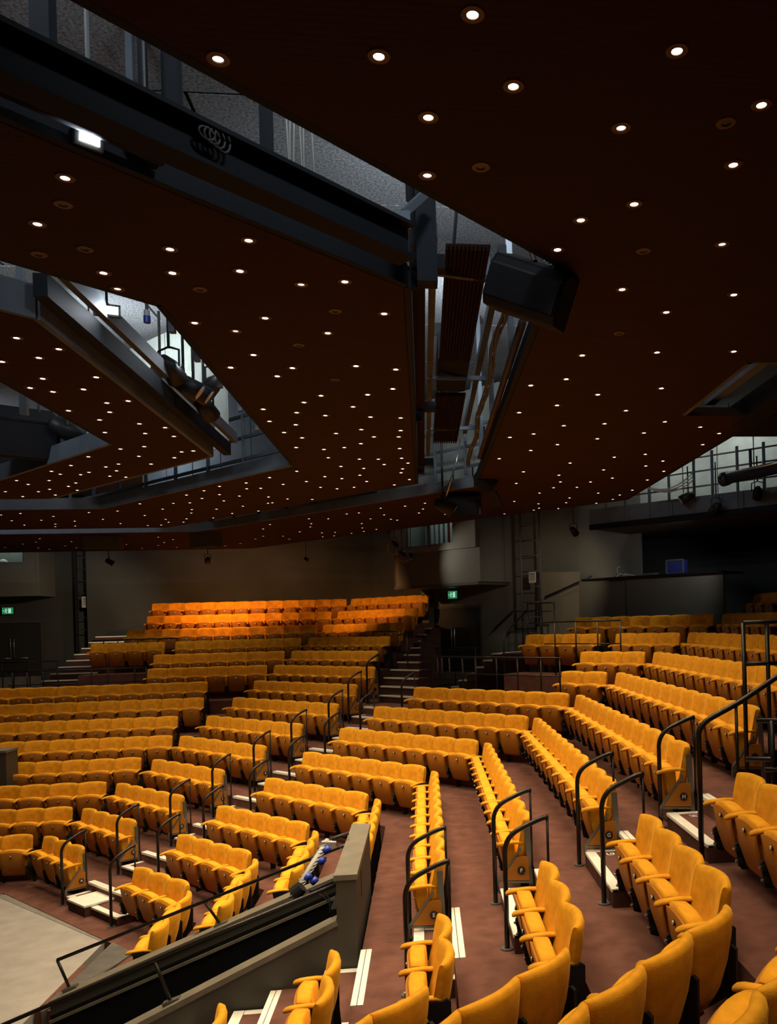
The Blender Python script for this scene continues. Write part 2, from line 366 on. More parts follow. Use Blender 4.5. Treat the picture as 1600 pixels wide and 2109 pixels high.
def arm_mesh():
    bm = bmesh.new(); N = 10; rings = []
    st_ = [(.06,.605,.6),(.10,.618,.85),(.18,.622,.92),(.26,.617,1.0),(.33,.607,1.1),(.365,.598,1.0),(.38,.592,.6)]
    for y, z, s in st_:
        rings.append([bm.verts.new((math.cos(k*2*math.pi/N)*.031*s, y, z + math.sin(k*2*math.pi/N)*.021*s)) for k in range(N)])
    for a, b in zip(rings, rings[1:]):
        for k in range(N): bm.faces.new((a[k], a[(k+1) % N], b[(k+1) % N], b[k]))
    bm.faces.new(rings[0][::-1]); bm.faces.new(rings[-1]); bmesh.ops.recalc_face_normals(bm, faces=bm.faces)
    me = bpy.data.meshes.new('armrest'); bm.to_mesh(me); bm.free(); me.materials.append(M['velvet'])
    for p in me.polygons: p.use_smooth = True
    return me
def stand_mesh():
    bm = bmesh.new()
    extr(bm, [(-.035,.0),(.05,.0),(.055,.30),(.22,.17),(.275,.19),(.30,.37),(.26,.40),(.13,.46),(.30,.585),(.30,.605),(.04,.605),(.02,.62),(-.01,.60),(-.005,.35)], -.014, .014)
    for z, y in ((.235, .262), (.335, .278)): cyl(bm, (-.026, y, z), (.026, y, z), .026, 8)
    bmesh.ops.recalc_face_normals(bm, faces=bm.faces)
    me = bpy.data.meshes.new('stand'); bm.to_mesh(me); bm.free(); me.materials.append(M['black']); return me
def bolt_mesh():
    bm = bmesh.new()
    for z, y in ((.235, .286), (.335, .302)): cyl(bm, (0, y, z), (0, y + .012, z), .011, 8)
    me = bpy.data.meshes.new('bolt'); bm.to_mesh(me); bm.free(); me.materials.append(M['bolt']); return me
def plate_mesh():
    bm = bmesh.new(); cyl(bm, (0, .310, .555), (0, .326, .560), .020, 10); me = bpy.data.meshes.new('plate_ring'); 
    for f in bm.faces: f.material_index = 1
    box(bm, (-.012, .318, .546), (.012, .330, .570)); bmesh.ops.recalc_face_normals(bm, faces=bm.faces)
    bm.to_mesh(me); bm.free(); me.materials.append(M['plate']); me.materials.append(M['disc']); return me
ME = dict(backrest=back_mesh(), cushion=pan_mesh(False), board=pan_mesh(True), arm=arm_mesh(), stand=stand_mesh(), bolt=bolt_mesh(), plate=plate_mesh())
def endframe_mesh():
    bm = bmesh.new()
    for a, b in (((0,.10,.56),(0,.35,.23)), ((0,.35,.23),(0,.35,.13)), ((0,.35,.13),(0,.22,.03)), ((0,.35,.225),(0,.02,.205)), ((0,.22,.03),(0,.0,.02))):
        beam(bm, a, b, .028, .022)
    extr(bm, [(-.03,.02),(.01,.02),(.06,.78),(.0,.78)], -.012, .012)
    bmesh.ops.recalc_face_normals(bm, faces=bm.faces)
    me = bpy.data.meshes.new('end_frame'); bm.to_mesh(me); bm.free(); me.materials.append(M['grey']); return me
def endpanel_mesh():
    bm = bmesh.new(); extr(bm, [(.015,.225),(.325,.24),(.145,.475),(.02,.475)], -.012, .012); bmesh.ops.recalc_face_normals(bm, faces=bm.faces)
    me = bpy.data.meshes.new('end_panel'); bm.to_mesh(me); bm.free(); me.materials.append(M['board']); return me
def disc_mesh():
    bm = bmesh.new(); cyl(bm, (-.022, .10, .335), (-.010, .10, .335), .042, 16); bmesh.ops.recalc_face_normals(bm, faces=bm.faces)
    me = bpy.data.meshes.new('letter_disc'); bm.to_mesh(me); bm.free(); me.materials.append(M['disc']); return me
ME.update(endframe=endframe_mesh(), endpanel=endpanel_mesh(), disc=disc_mesh())
ORD = ['first','second','third','fourth','fifth','sixth','seventh','eighth','ninth','tenth','eleventh','twelfth','thirteenth','fourteenth']
BLK = {'A':('left straight block','the left'),'A2':('short bank under the dark left ladder','the left'),'B':('block left of the middle stairs','the left'),
       'C':('block right of the middle stairs','the left'),'C2':('short bank beside the right landing stairs','the left'),'D':('receding right-hand block','the far corner'),
       'D2':('short bank past the lower-right aisle','the aisle'),'F':('near bank seen from behind','the corner')}
SIDE = {'A':'A','A2':'A','B':'B','C':'B','C2':'B','D':'D','D2':'D','F':'F'}
seats = []
for key, (d, t, s, n) in SEG.items():
    blk, row = key.split('_'); side = SIDE[blk]; nr = NRM[side]; u = (-nr[1], nr[0])
    for i in range(n):
        tt = t - s*(i + .5); p = Vector((nr[0]*d + u[0]*tt, nr[1]*d + u[1]*tt, ZF[row]))
        seats.append((p.length, blk, row, i, n, s, side, p))
seats.sort(key=lambda q: q[0])
FAR = seats[300:]; NEAR = seats[:300]
def part(name, me, parent, loc=(0,0,0), sx=1):
    o = bpy.data.objects.new(name, me); col.objects.link(o); o.parent = parent; o.location = loc; o.scale = (sx, 1, 1); return o
for dist, blk, row, i, n, s, side, p in NEAR:
    bl, anchor = BLK[blk]
    lab = 'orange tip-up seat, %s from %s, %s row, %s' % (ORD[i], anchor, ORD[RI[row]], bl)
    e = empty('theatre_seat', p, rotz(side), lab, 'seat', 'orange theatre seats'); sx = s/SW
    part('backrest', ME['backrest'], e, sx=sx); c = part('seat_cushion', ME['cushion'], e, sx=sx)
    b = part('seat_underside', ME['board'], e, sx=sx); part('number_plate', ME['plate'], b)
    part('armrest', ME['arm'], e, (s/2, 0, 0)); stn = part('stand', ME['stand'], e, (s/2, 0, 0))
    if dist < 17: part('bolt', ME['bolt'], stn)
    if i == n - 1:
        part('armrest', ME['arm'], e, (-s/2 + .02, 0, 0)); 
        if (blk in ('B', 'D') and row in 'ABCDEFGHJ' and not (blk == 'D' and row in 'ABCD')):
            part('end_frame', ME['endframe'], e, (-s/2 - .005, 0, 0)); ep = part('end_panel', ME['endpanel'], e, (-s/2 - .008, 0, 0))
            dc = part('letter_disc', ME['disc'], ep); 
            if row in 'ABCDEFGH':
                tx = text_mesh(row, .055, M['white'], 'row_letter', ep); tx.location = (-.023, .10, .335)
                tx.rotation_euler = Matrix(((0, 0, -1), (-1, 0, 0), (0, 1, 0))).to_euler()
        else: part('stand', ME['stand'], e, (-s/2, 0, 0))
# the seats beyond the 300 nearest, joined
bm = bmesh.new()
for dist, blk, row, i, n, s, side, p in FAR:
    mtx = Matrix.Translation(p) @ Matrix.Rotation(rotz(side), 4, 'Z')
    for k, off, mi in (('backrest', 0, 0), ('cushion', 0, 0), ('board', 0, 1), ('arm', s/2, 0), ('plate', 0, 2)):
        me = ME[k].copy(); me.transform(mtx @ Matrix.Translation((off, 0, 0)) @ Matrix.Diagonal((s/SW if off == 0 else 1, 1, 1, 1)))
        n0 = len(bm.faces); bm.from_mesh(me); bm.faces.ensure_lookup_table()
        for f in bm.faces[n0:]: f.material_index = mi
        bpy.data.meshes.remove(me)
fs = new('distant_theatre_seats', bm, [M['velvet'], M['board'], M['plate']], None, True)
tag(fs, 'rows of orange seats far back under the dark rear wall', 'seats'); fs['kind'] = 'stuff'

# ---------------------------------------------------------------- aisle steps and rails
def rail_obj(side, row, t, label, hi=0, wall=False):
    b = ap(row) ; z0 = ZF[row]; z1 = ZF[ROWS[RI[row]+1]]
    P = lambda dd, z: sp(side, b + dd, t, z)
    o = sp(side, b - .345, t, z0); e = empty('aisle_handrail', o, 0, label, 'handrail', 'curved black aisle handrails')
    def f(bm):
        pts = [P(-.345, z0), P(-.345, z0 + .85)] + arc(P(-.345, z0 + .88), P(-.335, z0 + 1.02), P(-.20, z0 + 1.08)) + arc(P(-.10, z0 + 1.125), P(.0, z0 + 1.17), P(.06, z0 + 1.175), 4)
        tube(bm, [q - o for q in pts], .0235, 10)
    one('handrail_tube', f, M['rail'], e, True)
    one('rear_post', lambda bm: tube(bm, [P(.05, z0 + 1.172) - o, P(.05, z1) - o], .0125, 8), M['rail'], e, True)
    one('base_plate', lambda bm: cyl(bm, Vector((0, 0, 0)), Vector((0, 0, .012)), .06, 14), M['grey'], e)
def step_obj(side, row, t0, t1, label, letters=True):
    b = ap(row); z0 = ZF[row]; z1 = ZF[ROWS[RI[row]+1]]; zh = (z0 + z1)/2
    nr = NRM[side]; o = sp(side, b - .29, t0, z0); ang = math.atan2(nr[1], nr[0])       # local x outward, local y along u
    e = empty('aisle_step', o, ang, label, 'step', 'aisle half steps'); W = t1 - t0; D = .29 + TE
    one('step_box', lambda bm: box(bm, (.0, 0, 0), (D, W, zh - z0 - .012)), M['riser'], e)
    one('tread', lambda bm: box(bm, (.10, .09, zh - z0 - .014), (D, W - .09, zh - z0 - .004)), M['carpet'], e)
    h = zh - z0
    for a in (0, .052): one('nosing', lambda bm: box(bm, (a - .01, 0, h - .03 if a == 0 else h - .014), (a + .043, W, h)), M['nosing'], e)
    for y in (0, W - .09): one('nosing', lambda bm: box(bm, (.101, y, h - .014), (D, y + .088, h - .001)), M['nosing'], e)
    # nosing of the tier edge above
    h2 = z1 - z0
    for a in (0, .052): one('nosing', lambda bm: box(bm, (D - .012 + a, 0, h2 - .03 if a == 0 else h2 - .006), (D + a + .046, W, h2 + .008)), M['nosing'], e)
    if letters:
        for y in (W - .19, .19):
            tx = text_mesh(row, .12, M['nosing'], 'row_letter', e); tx.location = (.235, y, h - .003); tx.rotation_euler = (0, 0, math.pi/2)
for r in 'EFGH':
    step_obj('D', r, 7.27, 8.55, 'carpeted half step lettered %s with cream nosing, right-hand aisle' % r)
    rail_obj('D', r, 8.61, 'black handrail on far side of right-hand aisle at row %s' % r)
    if r != 'H': rail_obj('D', r, 7.40, 'black handrail on near side of right-hand aisle at row %s' % r)
for r in 'BCD':
    step_obj('D', r, 7.27, 8.5, 'cream-edged aisle step beside olive vomitory wall, %s row' % ORD[RI[r]], False)
BT = {}
for r in 'ABCDEFGHJKLMN':
    d, t, s, n = SEG['B_'+r]; hi = t - s*n; lo = SEG['C_'+r][1] if r in 'ABCDEFGH' else hi - 1.2
    BT[r] = (lo, hi)
for r in 'ABCDEFGH':
    lo, hi = BT[r]; step_obj('B', r, lo + .05, hi - .05, 'cream-edged carpeted half step in the middle aisle, %s row' % ORD[RI[r]], False)
    if r != 'H': rail_obj('B', r, hi - .02, 'curved black handrail left of middle aisle, %s row' % ORD[RI[r]])
    rail_obj('B', r, lo + .12 if r != 'H' else lo + .1, 'curved black handrail right of middle aisle, %s row' % ORD[RI[r]])
rail_obj('B', 'H', BT['H'][1] - .02, 'curved black handrail left of middle aisle, eighth row'); rail_obj('B', 'J', BT['J'][1] - .02, 'curved black handrail left of middle aisle, ninth row')
# platform of pale boards at the foot of the middle aisle
lo, hi = BT['A']
e = empty('step_cover_board', sp('B', 5.98, lo + .9, ZF['A']), math.atan2(Q, Q), 'pale wide board lying across the lowest middle-aisle step', 'board')
one('board', lambda bm: box(bm, (.0, .0, .155), (.95, .62, .185)), M['nosing'], e); one('board_edge', lambda bm: box(bm, (.01, .01, .0), (.3, .61, .155)), M['riser'], e)

# ---------------------------------------------------------------- vomitory (sunken entrance)
def slope_wall(name, y0, y1, x0, z0, x1, z1, cap_over, label):
    e = empty(name, (x0, y0, 0), 0, label, 'wall')
    def body(bm):
        a = [bm.verts.new(v) for v in ((0, 0, -1.2), (x1-x0, 0, -1.2), (x1-x0, 0, z1), (0, 0, z0))]; b = [bm.verts.new(v.co + Vector((0, y1-y0, 0))) for v in a]
        bm.faces.new(a); bm.faces.new(b[::-1])
        for i in range(4): bm.faces.new((a[i], b[i], b[(i+1) % 4], a[(i+1) % 4]))
    one('wall_body', body, M['olive'], e)
    def cap(bm): beam(bm, (0, (y1-y0)/2, z0 + .03), (x1-x0, (y1-y0)/2, z1 + .03), y1-y0 + cap_over, .055)
    one('coping', cap, M['cap'], e)
    return e
far = slope_wall('vomitory_wall', 10.40, 10.58, -4.55, .55, -.96, 1.90, .06, 'far sloping olive wall of the sunken entrance with grey coping')
near = slope_wall('vomitory_wall', 8.53, 8.70, -5.0, .12, -.96, 1.94, .04, 'near sloping olive wall of the sunken entrance with tan coping')
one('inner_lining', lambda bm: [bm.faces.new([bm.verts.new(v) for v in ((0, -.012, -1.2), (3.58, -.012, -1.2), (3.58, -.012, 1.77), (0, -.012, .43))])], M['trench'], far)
one('dado_strip', lambda bm: beam(bm, (0, -.02, .36), (3.58, -.02, 1.70), .03, .035), M['cap'], far)
pe = empty('parapet_block', (-.96, 8.52, 1.3), 0, 'upright olive end block above the sunken entrance', 'wall')
def pb(bm): prism(bm, [(0, 0), (.2, 0), (.2, 2.12), (0, 2.12)], -.2, 1.10)
one('block_body', pb, M['olive'], pe)
one('coping', lambda bm: box(bm, (-.02, -.015, 1.10), (.215, 2.13, 1.155)), M['cap'], pe)
one('slot_plate', lambda bm: box(bm, (.198, .62, .72), (.206, .66, 1.0)), M['disc'], pe)
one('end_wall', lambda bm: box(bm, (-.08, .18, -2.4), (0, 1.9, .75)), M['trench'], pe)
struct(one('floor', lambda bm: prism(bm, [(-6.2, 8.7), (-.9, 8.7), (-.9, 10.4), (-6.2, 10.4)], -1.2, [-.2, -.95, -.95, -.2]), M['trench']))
def rail_line(name, pts, posts, label, r=.021):
    o = Vector(pts[0]); e = empty(name, o, 0, label, 'handrail')
    one('rail_tube', lambda bm: tube(bm, [Vector(p) - o for p in pts], r, 10), M['rail'], e, True)
    for a, b in posts:
        a, b = Vector(a), Vector(b); one('post', lambda bm: tube(bm, [a - o, b - o], r*.85, 8), M['rail'], e, True)
        one('foot_plate', lambda bm: beam(bm, b - o + Vector((-.08, 0, .0)), b - o + Vector((.08, 0, .05)), .08, .03), M['grey'], e)
    return e
y = 10.5
rail_line('vomitory_handrail', [(-4.5, y, 1.05), (-1.15, y, 2.2), (-.95, y, 2.27)], [((-4.5, y, 1.05), (-4.36, y, .68)), ((-2.78, y, 1.65), (-2.58, y, 1.33))], 'long black handrail on far coping of the sunken entrance')
y = 8.62
rail_line('vomitory_handrail', [(-5.2, y, .78), (-4.21, y, 1.16), (-2.4, y, 1.83), (-.97, y, 2.33)], [((-2.78, y, 1.69), (-2.62, y, 1.24))], 'long black handrail on near coping of the sunken entrance')
# ramp wedges at the stage edge
def wedge(bm):
    P = [atz(232, 1940, .42), atz(275, 1962, .415), atz(165, 2036, .47), atz(85, 2085, .42), atz(110, 2058, .42)]
    a = [bm.verts.new(p) for p in P]; b = [bm.verts.new((p.x, p.y, -.3)) for p in P]; bm.faces.new(a); bm.faces.new(b[::-1])
    for i in range(5): bm.faces.new((a[i], b[i], b[(i+1) % 5], a[(i+1) % 5]))
tag(one('stage_ramp', wedge, M['ramp']), 'worn dark plywood wedge at the stage corner by the sunken entrance', 'ramp')
def block(bm):
    P = [(-5.3, 8.75), (-4.15, 8.75), (-4.15, 9.55), (-5.3, 9.55)]
    prism(bm, P, -.6, [.30, .22, .22, .30])
tag(one('entrance_ramp_block', block, M['ramp']), 'dark scuffed ramp block between the entrance walls at stage edge', 'ramp')
# cable-wrapped lighting pole clamped at the parapet
pp = [aty(601, 1850, 9.35), aty(640, 1785, 9.6), aty(675, 1730, 9.85)]; o = pp[0]
e = empty('cable_pole', o, 0, 'grey pole wrapped in cables with blue connectors beside olive block', 'pole')
one('pole', lambda bm: tube(bm, [p - o for p in pp], .032, 10), M['cable'], e, True)
one('cross_arm', lambda bm: tube(bm, [pp[2] - o, aty(718, 1716, 9.9) - o], .02, 8), M['dcable'], e, True)
one('clamp', lambda bm: beam(bm, aty(662, 1737, 9.8) - o, aty(692, 1738, 9.8) - o, .06, .05), M['cable'], e)
def wraps(bm):
    for k in range(4):
        pts = []
        for i in range(40):
            t = i/39; q = pp[0].lerp(pp[2], t) - o; a = t*22 + k*1.6; pts.append(q + Vector((math.cos(a)*.045, math.sin(a)*.045, .01*math.sin(a*2))))
        tube(bm, pts, .008, 5)
one('cable_wrap', wraps, M['cable'], e, True)
for px, py in ((634, 1807), (663, 1774), (673, 1751), (647, 1815)):
    c0 = aty(px, py, 9.5) - o; one('connector', lambda bm: cyl(bm, c0 - Vector((.03, 0, .02)), c0 + Vector((.03, 0, .03)), .035, 10), M['blue'], e, True)
def hang(bm):
    a, b = aty(640, 1835, 9.3) - o, aty(677, 1885, 9.3) - o
    tube(bm, arc(a, aty(690, 1850, 9.3) - o, b, 8), .008, 6); tube(bm, arc(aty(660, 1830, 9.3) - o, aty(688, 1860, 9.3) - o, aty(681, 1868, 9.3) - o, 8), .008, 6)
    tube(bm, arc(aty(690, 1735, 9.8) - o, aty(705, 1760, 9.8) - o, aty(712, 1735, 9.8) - o, 8), .005, 6)
one('loose_cable', hang, M['dcable'], e, True)
def lampy(bm):
    a, b = aty(606, 1842, 9.3) - o, aty(622, 1826, 9.3) - o
    tube(bm, [a, b], [.085, .07], 12); beam(bm, aty(640, 1838, 9.3) - o, aty(685, 1818, 9.5) - o, .05, .05)
one('lamp_can', lampy, M['black'], e)

qa = aty(-25, 1603, 18.35); qb = aty(12, 1546, 18.35)
pe2 = empty('parapet_block', (qa.x, 18.35, ZF['C']), 0, 'olive end block cut by the left edge of the picture', 'wall')
one('block_body', lambda bm: box(bm, (0, 0, 0), (qb.x - qa.x, .5, qb.z - ZF['C'] - .05)), M['olive'], pe2); one('coping', lambda bm: box(bm, (0, -.015, qb.z - ZF['C'] - .05), (qb.x - qa.x + .015, .51, qb.z - ZF['C'])), M['cap'], pe2)
# ---------------------------------------------------------------- right foreground landing rails
def frame_obj(name, label, bars, r=.02, m='rail', cat='railing'):
    o = Vector(bars[0][0]); e = empty(name, o, 0, label, cat)
    for i, (a, b) in enumerate(bars):
        a, b = Vector(a), Vector(b); one('bar' if abs((a-b).normalized().z) < .7 else 'post', lambda bm: tube(bm, [a - o, b - o], r, 8), M[m], e, True)
    return e
b = ap('H'); 
e = empty('stair_handrail', sp('D', b - .345, 7.3, ZF['H']), 0, 'long black handrail rising out of frame at the right edge', 'handrail'); o = e.location.copy()
P = lambda dd, z: sp('D', b + dd, 7.3, z)
one('handrail_tube', lambda bm: tube(bm, [q - o for q in [P(-.345, ZF['H']), P(-.345, 3.85)] + arc(P(-.345, 3.9), P(-.33, 4.0), P(-.2, 4.06)) + [P(.05, 4.18), P(.6, 4.51), P(1.2, 4.85)]], .026, 12), M['rail'], e, True)
one('rear_post', lambda bm: tube(bm, [P(.02, 4.16) - o, P(.02, ZF['J']) - o], .016, 8), M['rail'], e, True)
zj = ZF['J']
frame_obj('landing_railing', 'tall black railing frame at the right edge above the aisle', [((3.45, 8.6, zj), (3.45, 8.6, 4.9)), ((3.45, 8.6, 4.9), (4.1, 8.6, 4.9)), ((3.45, 8.6, 4.45), (4.1, 8.6, 4.45)), ((3.72, 8.6, zj), (3.72, 8.6, 4.9))], .025)
g = frame_obj('landing_barrier', 'black barrier with top bar and solid dark panel at the right edge', [((3.05, 7.35, 4.0), (3.9, 7.2, 3.98)), ((3.18, 7.3, zj), (3.18, 7.3, 4.0)), ((3.1, 7.3, 3.55), (3.9, 7.2, 3.52)), ((3.0, 7.5, 3.62), (3.9, 7.3, 3.6))], .024)
one('infill_panel', lambda bm: box(bm, (.16, -.03, -.85), (.85, .0, -.28)), M['trench'], g)

# ---------------------------------------------------------------- ceiling downlights
DL_R = [(973,28),(780,114),(1394,103),(1057,176),(882,240),(1510,338),(1306,419),(1196,452),(1148,513),(1281,595),(1511,606),(1372,642),(1353,725),(1511,723),(1199,731),(1093,793),(1166,780),(1362,799),(1231,812),(1147,834),(1069,849),(1289,845),(1161,876),(1099,893),(1050,900),(1245,872),(1230,903),(1326,891),(1369,868),(1442,879),(1481,892),(1447,915),(1148,915),(1093,927),(1265,941),(1329,935),(1365,949),(1174,953),(1028,944),(1243,967),(1330,959),(1367,970),(1078,971),(1151,978),(1261,984),(1333,988),(1216,992),(1154,992),(1063,995),(1140,1004),(1188,1003),(1302,1009),(1232,1015),(1015,1014),(1111,1015),(1173,1025),(1276,1019),(1059,1032),(1109,1037),(1110,1046),(1166,1035),(1150,1047),(1039,1058),(1099,1050),(1228,1036),(1262,1028)]
DL_RDIM = [(449,120),(880,360),(1279,262),(1487,502)]
DL_OUT = [(834,1042),(875,1036),(871,1048),(863,1056),(917,1059),(805,1069),(818,1071),(82,1109),(180,1108),(74,1116),(47,1120),(11,1127),(79,1128),(102,1131),(147,1115),(134,1124),(157,1128),(326,1106),(356,1111),(338,1117),(326,1123),(260,1121),(292,1129),(364,1127),(396,1121),(464,1124),(495,1119),(455,1120),(542,1089),(542,1104),(526,1110),(583,1104),(596,1110),(617,1095),(636,1068),(641,1078),(639,1085),(663,1097),(664,1105),(676,1068),(690,1096),(714,1058),(739,1056),(745,1078),(746,1087),(763,1068),(784,1046),(775,1090),(724,1098),(688,1103),(749,1094),(791,1060),(556,1080)]
DL_2 = [(134,365),(77,460),(512,494),(350,512),(213,561),(355,561),(494,557),(710,579),(401,664),(546,654),(675,685),(791,645),(522,730),(475,756),(602,757),(571,774),(733,753),(815,760),(661,814),(626,828),(757,812),(809,800),(727,837),(611,849),(670,855),(763,858),(542,842),(555,867),(609,874),(825,860),(585,890),(622,901),(692,892),(744,884),(770,899),(825,886),(610,921),(667,925),(709,921),(743,913),(821,899),(823,923),(676,942),(740,945),(779,945),(702,960),(749,964),(791,956),(827,943),(611,970),(669,981),(704,985),(741,978),(755,991),(631,991),(555,983),(583,997),(507,994),(660,1003),(694,1006),(729,1003),(840,953),(829,965),(826,973),(843,987),(812,998),(420,1010),(384,1019),(416,1026),(452,1001),(508,1006),(537,1005),(452,1018),(461,1031),(493,1021),(553,1023),(592,1027),(643,1028),(552,1036),(335,1048),(357,1036),(288,1037),(391,1035),(395,1049),(446,1048),(500,1042),(532,1052),(561,1035),(242,1052),(183,1055),(110,1063),(42,1057),(2,1060),(24,1072),(50,1081),(85,1071),(114,1079),(114,1084),(154,1073),(155,1083),(212,1069),(248,1078),(298,1061),(341,1069),(394,1056),(384,1068),(378,1075),(347,1075),(332,1081),(304,1082),(478,1057),(439,1066)]
DL_2DIM = [(620,585),(485,681),(242,594)]
DL_3 = [(34,695),(4,744),(80,736),(121,718),(198,776),(88,779),(172,801),(109,806),(62,798),(264,825),(220,829),(226,848),(205,864),(141,845),(287,872),(299,892),(340,880),(358,898),(374,930),(398,928),(297,919),(248,924),(286,939),(182,940),(311,955),(359,942),(244,955),(218,961),(146,958),(240,969),(106,970),(183,972),(226,980),(166,977),(124,976),(259,982),(101,989),(156,994),(141,1001),(159,1009),(79,1012),(102,1007),(34,989),(58,997),(47,1022),(11,1012),(114,1019),(216,890)]
DL_OFF = [(130,420),(175,512),(80,523),(412,595),(690,640),(615,710),(990,343),(1495,252),(1325,516),(1275,686),(690,782)]
bm = bmesh.new(); N = 16
def annulus(bm, r0, r1, z0, z1):
    a = [bm.verts.new((math.cos(k*2*math.pi/N)*r0, math.sin(k*2*math.pi/N)*r0, z0)) for k in range(N)]; b_ = [bm.verts.new((math.cos(k*2*math.pi/N)*r1, math.sin(k*2*math.pi/N)*r1, z1)) for k in range(N)]
    for k in range(N): bm.faces.new((a[k], a[(k+1) % N], b_[(k+1) % N], b_[k]))
annulus(bm, .050, .046, 0, -.006); annulus(bm, .046, .0235, -.006, -.007); annulus(bm, .0235, .021, -.007, .012)
TRIM = new('downlight_trim', bm, M['trim']); tm = TRIM.data; bpy.data.objects.remove(TRIM)
def disc_m(m, z):
    bm = bmesh.new(); bm.faces.new([bm.verts.new((math.cos(k*2*math.pi/N)*.0225, math.sin(k*2*math.pi/N)*.0225, z)) for k in range(N)][::-1])
    o = new('lamp', bm, m); me = o.data; bpy.data.objects.remove(o); return me
LM, LD, LO = disc_m(M['lamp'], -.003), disc_m(M['lampdim'], -.002), disc_m(M['disc'], -.002)
spot = bpy.data.lights.new('downlight_beam', 'SPOT'); spot.energy = SPOT_W; spot.color = (1, .77, .50); spot.spot_size = math.radians(104); spot.spot_blend = 1.0; spot.shadow_soft_size = .05
spot_o = spot.copy(); spot_o.energy = SPOT_W*.4
LAB = {'R': 'small lit round downlight in the large right-hand ceiling panel', 'O': 'tiny lit round downlight in the far outer ceiling strip', '2': 'small lit round downlight in the middle brown ceiling panel', '3': 'small lit round downlight in the left inner ceiling panel'}
dls = [(atz(*p, ZC), 'R', LM) for p in DL_R] + [(atz(*p, ZC), 'R', LD) for p in DL_RDIM] + [(atz(*p, ZC), 'O', LM) for p in DL_OUT] + [(atz(*p, ZC), '2', LM) for p in DL_2] + [(atz(*p, ZC), '2', LD) for p in DL_2DIM] + [(atz(*p, ZC), '3', LM) for p in DL_3] + [(atz(*p, ZC), 'X', LO) for p in DL_OFF]
dls = [(p, k, lm, q) for (p, k, lm), q in zip(dls, DL_R + DL_RDIM + DL_OUT + DL_2 + DL_2DIM + DL_3 + DL_OFF)]
RANK = {}
for key, lst in (('R', DL_R), ('2', DL_2), ('3', DL_3), ('D', DL_RDIM + DL_2DIM), ('X', DL_OFF)):
    for n_, q in enumerate(sorted(lst, key=lambda v: v[1])): RANK[(key, q)] = n_
PNAME = {'R': 'large right-hand ceiling panel', '2': 'middle brown ceiling panel', '3': 'left inner ceiling panel'}
ORD2 = ORD + ['fifteenth','sixteenth','seventeenth','eighteenth','nineteenth','twentieth','twenty-first','twenty-second','twenty-third','twenty-fourth']
def dl_label(k, lm, q):
    if k == 'X': return 'unlit round downlight, dark ring, %s of the unlit ones from the top' % ORD2[RANK[('X', q)]]
    if lm is LD: return 'dim pinkish round downlight, %s of the dim ones from the top' % ORD2[RANK[('D', q)]]
    n_ = RANK.get((k, q), 99)
    return 'lit round downlight, %s from the top in the %s' % (ORD2[n_], PNAME[k]) if n_ < 24 and k in PNAME else LAB[k]
dls.sort(key=lambda q: (q[0] - O).length)
for p, k, lm, q in dls[:300]:
    lab = dl_label(k, lm, q)
    e = empty('downlight', (p.x, p.y, ZC), 0, lab, 'ceiling light', 'round ceiling downlights')
    part('trim_ring', tm, e); part('lamp', lm, e)
    if lm is LM:
        so = bpy.data.objects.new('beam', spot if k != 'O' else spot_o); col.objects.link(so); so.parent = e; so.location = (0, 0, -.03)
# downlights of the same panels that lie outside the frame, towards the stage and over the near seats, keep lighting the place
for x, y in [(-12, 21.6), (-13.4, 22.6), (-11.2, 22.8), (-12.6, 24.0), (-14.6, 23.6), (-11.0, 18.7), (-12.2, 18.2), (-11.6, 17.2), (-12.9, 19.1), (-10.6, 17.8)] + [(x, y) for x in (1.6, 3.2, 4.8, 6.4) for y in (.5, 2.2, 3.6)]:
    e = empty('downlight', (x, y, ZC), 0, 'small lit round downlight in ceiling outside the view', 'ceiling light', 'lit round downlights outside the view')
    part('trim_ring', tm, e); part('lamp', LM, e); so = bpy.data.objects.new('beam', spot); col.objects.link(so); so.parent = e; so.location = (0, 0, -.03)
if len(dls) > 300:
    bm = bmesh.new()
    for p, k, lm, q in dls[300:]:
        me = lm.copy(); me.transform(Matrix.Translation((p.x, p.y, ZC))); bm.from_mesh(me); bpy.data.meshes.remove(me)
    o = new('distant_downlights', bm, M['lamp']); tag(o, 'tiny lit downlights scattered over the farthest ceiling', 'ceiling lights'); o['kind'] = 'stuff'

# ---------------------------------------------------------------- rear walls
def quadwall(name, pts, m, th=.08):
    def f(bm):
        a = [bm.verts.new(p) for p in pts]; n = (Vector(pts[1]) - Vector(pts[0])).cross(Vector(pts[3]) - Vector(pts[0])).normalized()
        b_ = [bm.verts.new(Vector(p) + n*th) for p in pts]; bm.faces.new(a); bm.faces.new(b_[::-1])
        k = len(pts)
        for i in range(k): bm.faces.new((a[i], b_[i], b_[(i+1) % k], a[(i+1) % k]))
    return struct(one(name, f, m))
def vwall(name, side, d, t0, t1, z0, z1, m): return quadwall(name, [sp(side, d, t0, z0), sp(side, d, t1, z0), sp(side, d, t1, z1), sp(side, d, t0, z1)], m)
DB = 18.35; zl = ZF['J']
vwall('wall_rear', 'A', 20.0, -2, 11.5, 2, 9.8, M['wall'])                     # behind the top rows
vwall('wall_rear_left', 'A', 20.8, 10.8, 24, 2, 9.8, M['wall'])
vwall('wall_left', 'L', 21, 0, 40, 2, 9.8, M['wall'])
vwall('wall_rear_corner', 'B', 19.9, 17.2, 30, 2, 9.8, M['wall'])              # behind the left-of-stairs block
vwall('wall_entrance', 'B', DB, 10.5, 17.9, zl, 9.8, M['wall2'])               # wall with the double door
vwall('wall_rear_right', 'B', 20.3, 0, 12.4, 2, 9.8, M['wall'])
vwall('wall_right', 'D', 20.6, 4, 24, 2, 9.8, M['wall'])
tA = lambda px, py, d: -atn(px, py, 'A', d).x                                     # t along A side
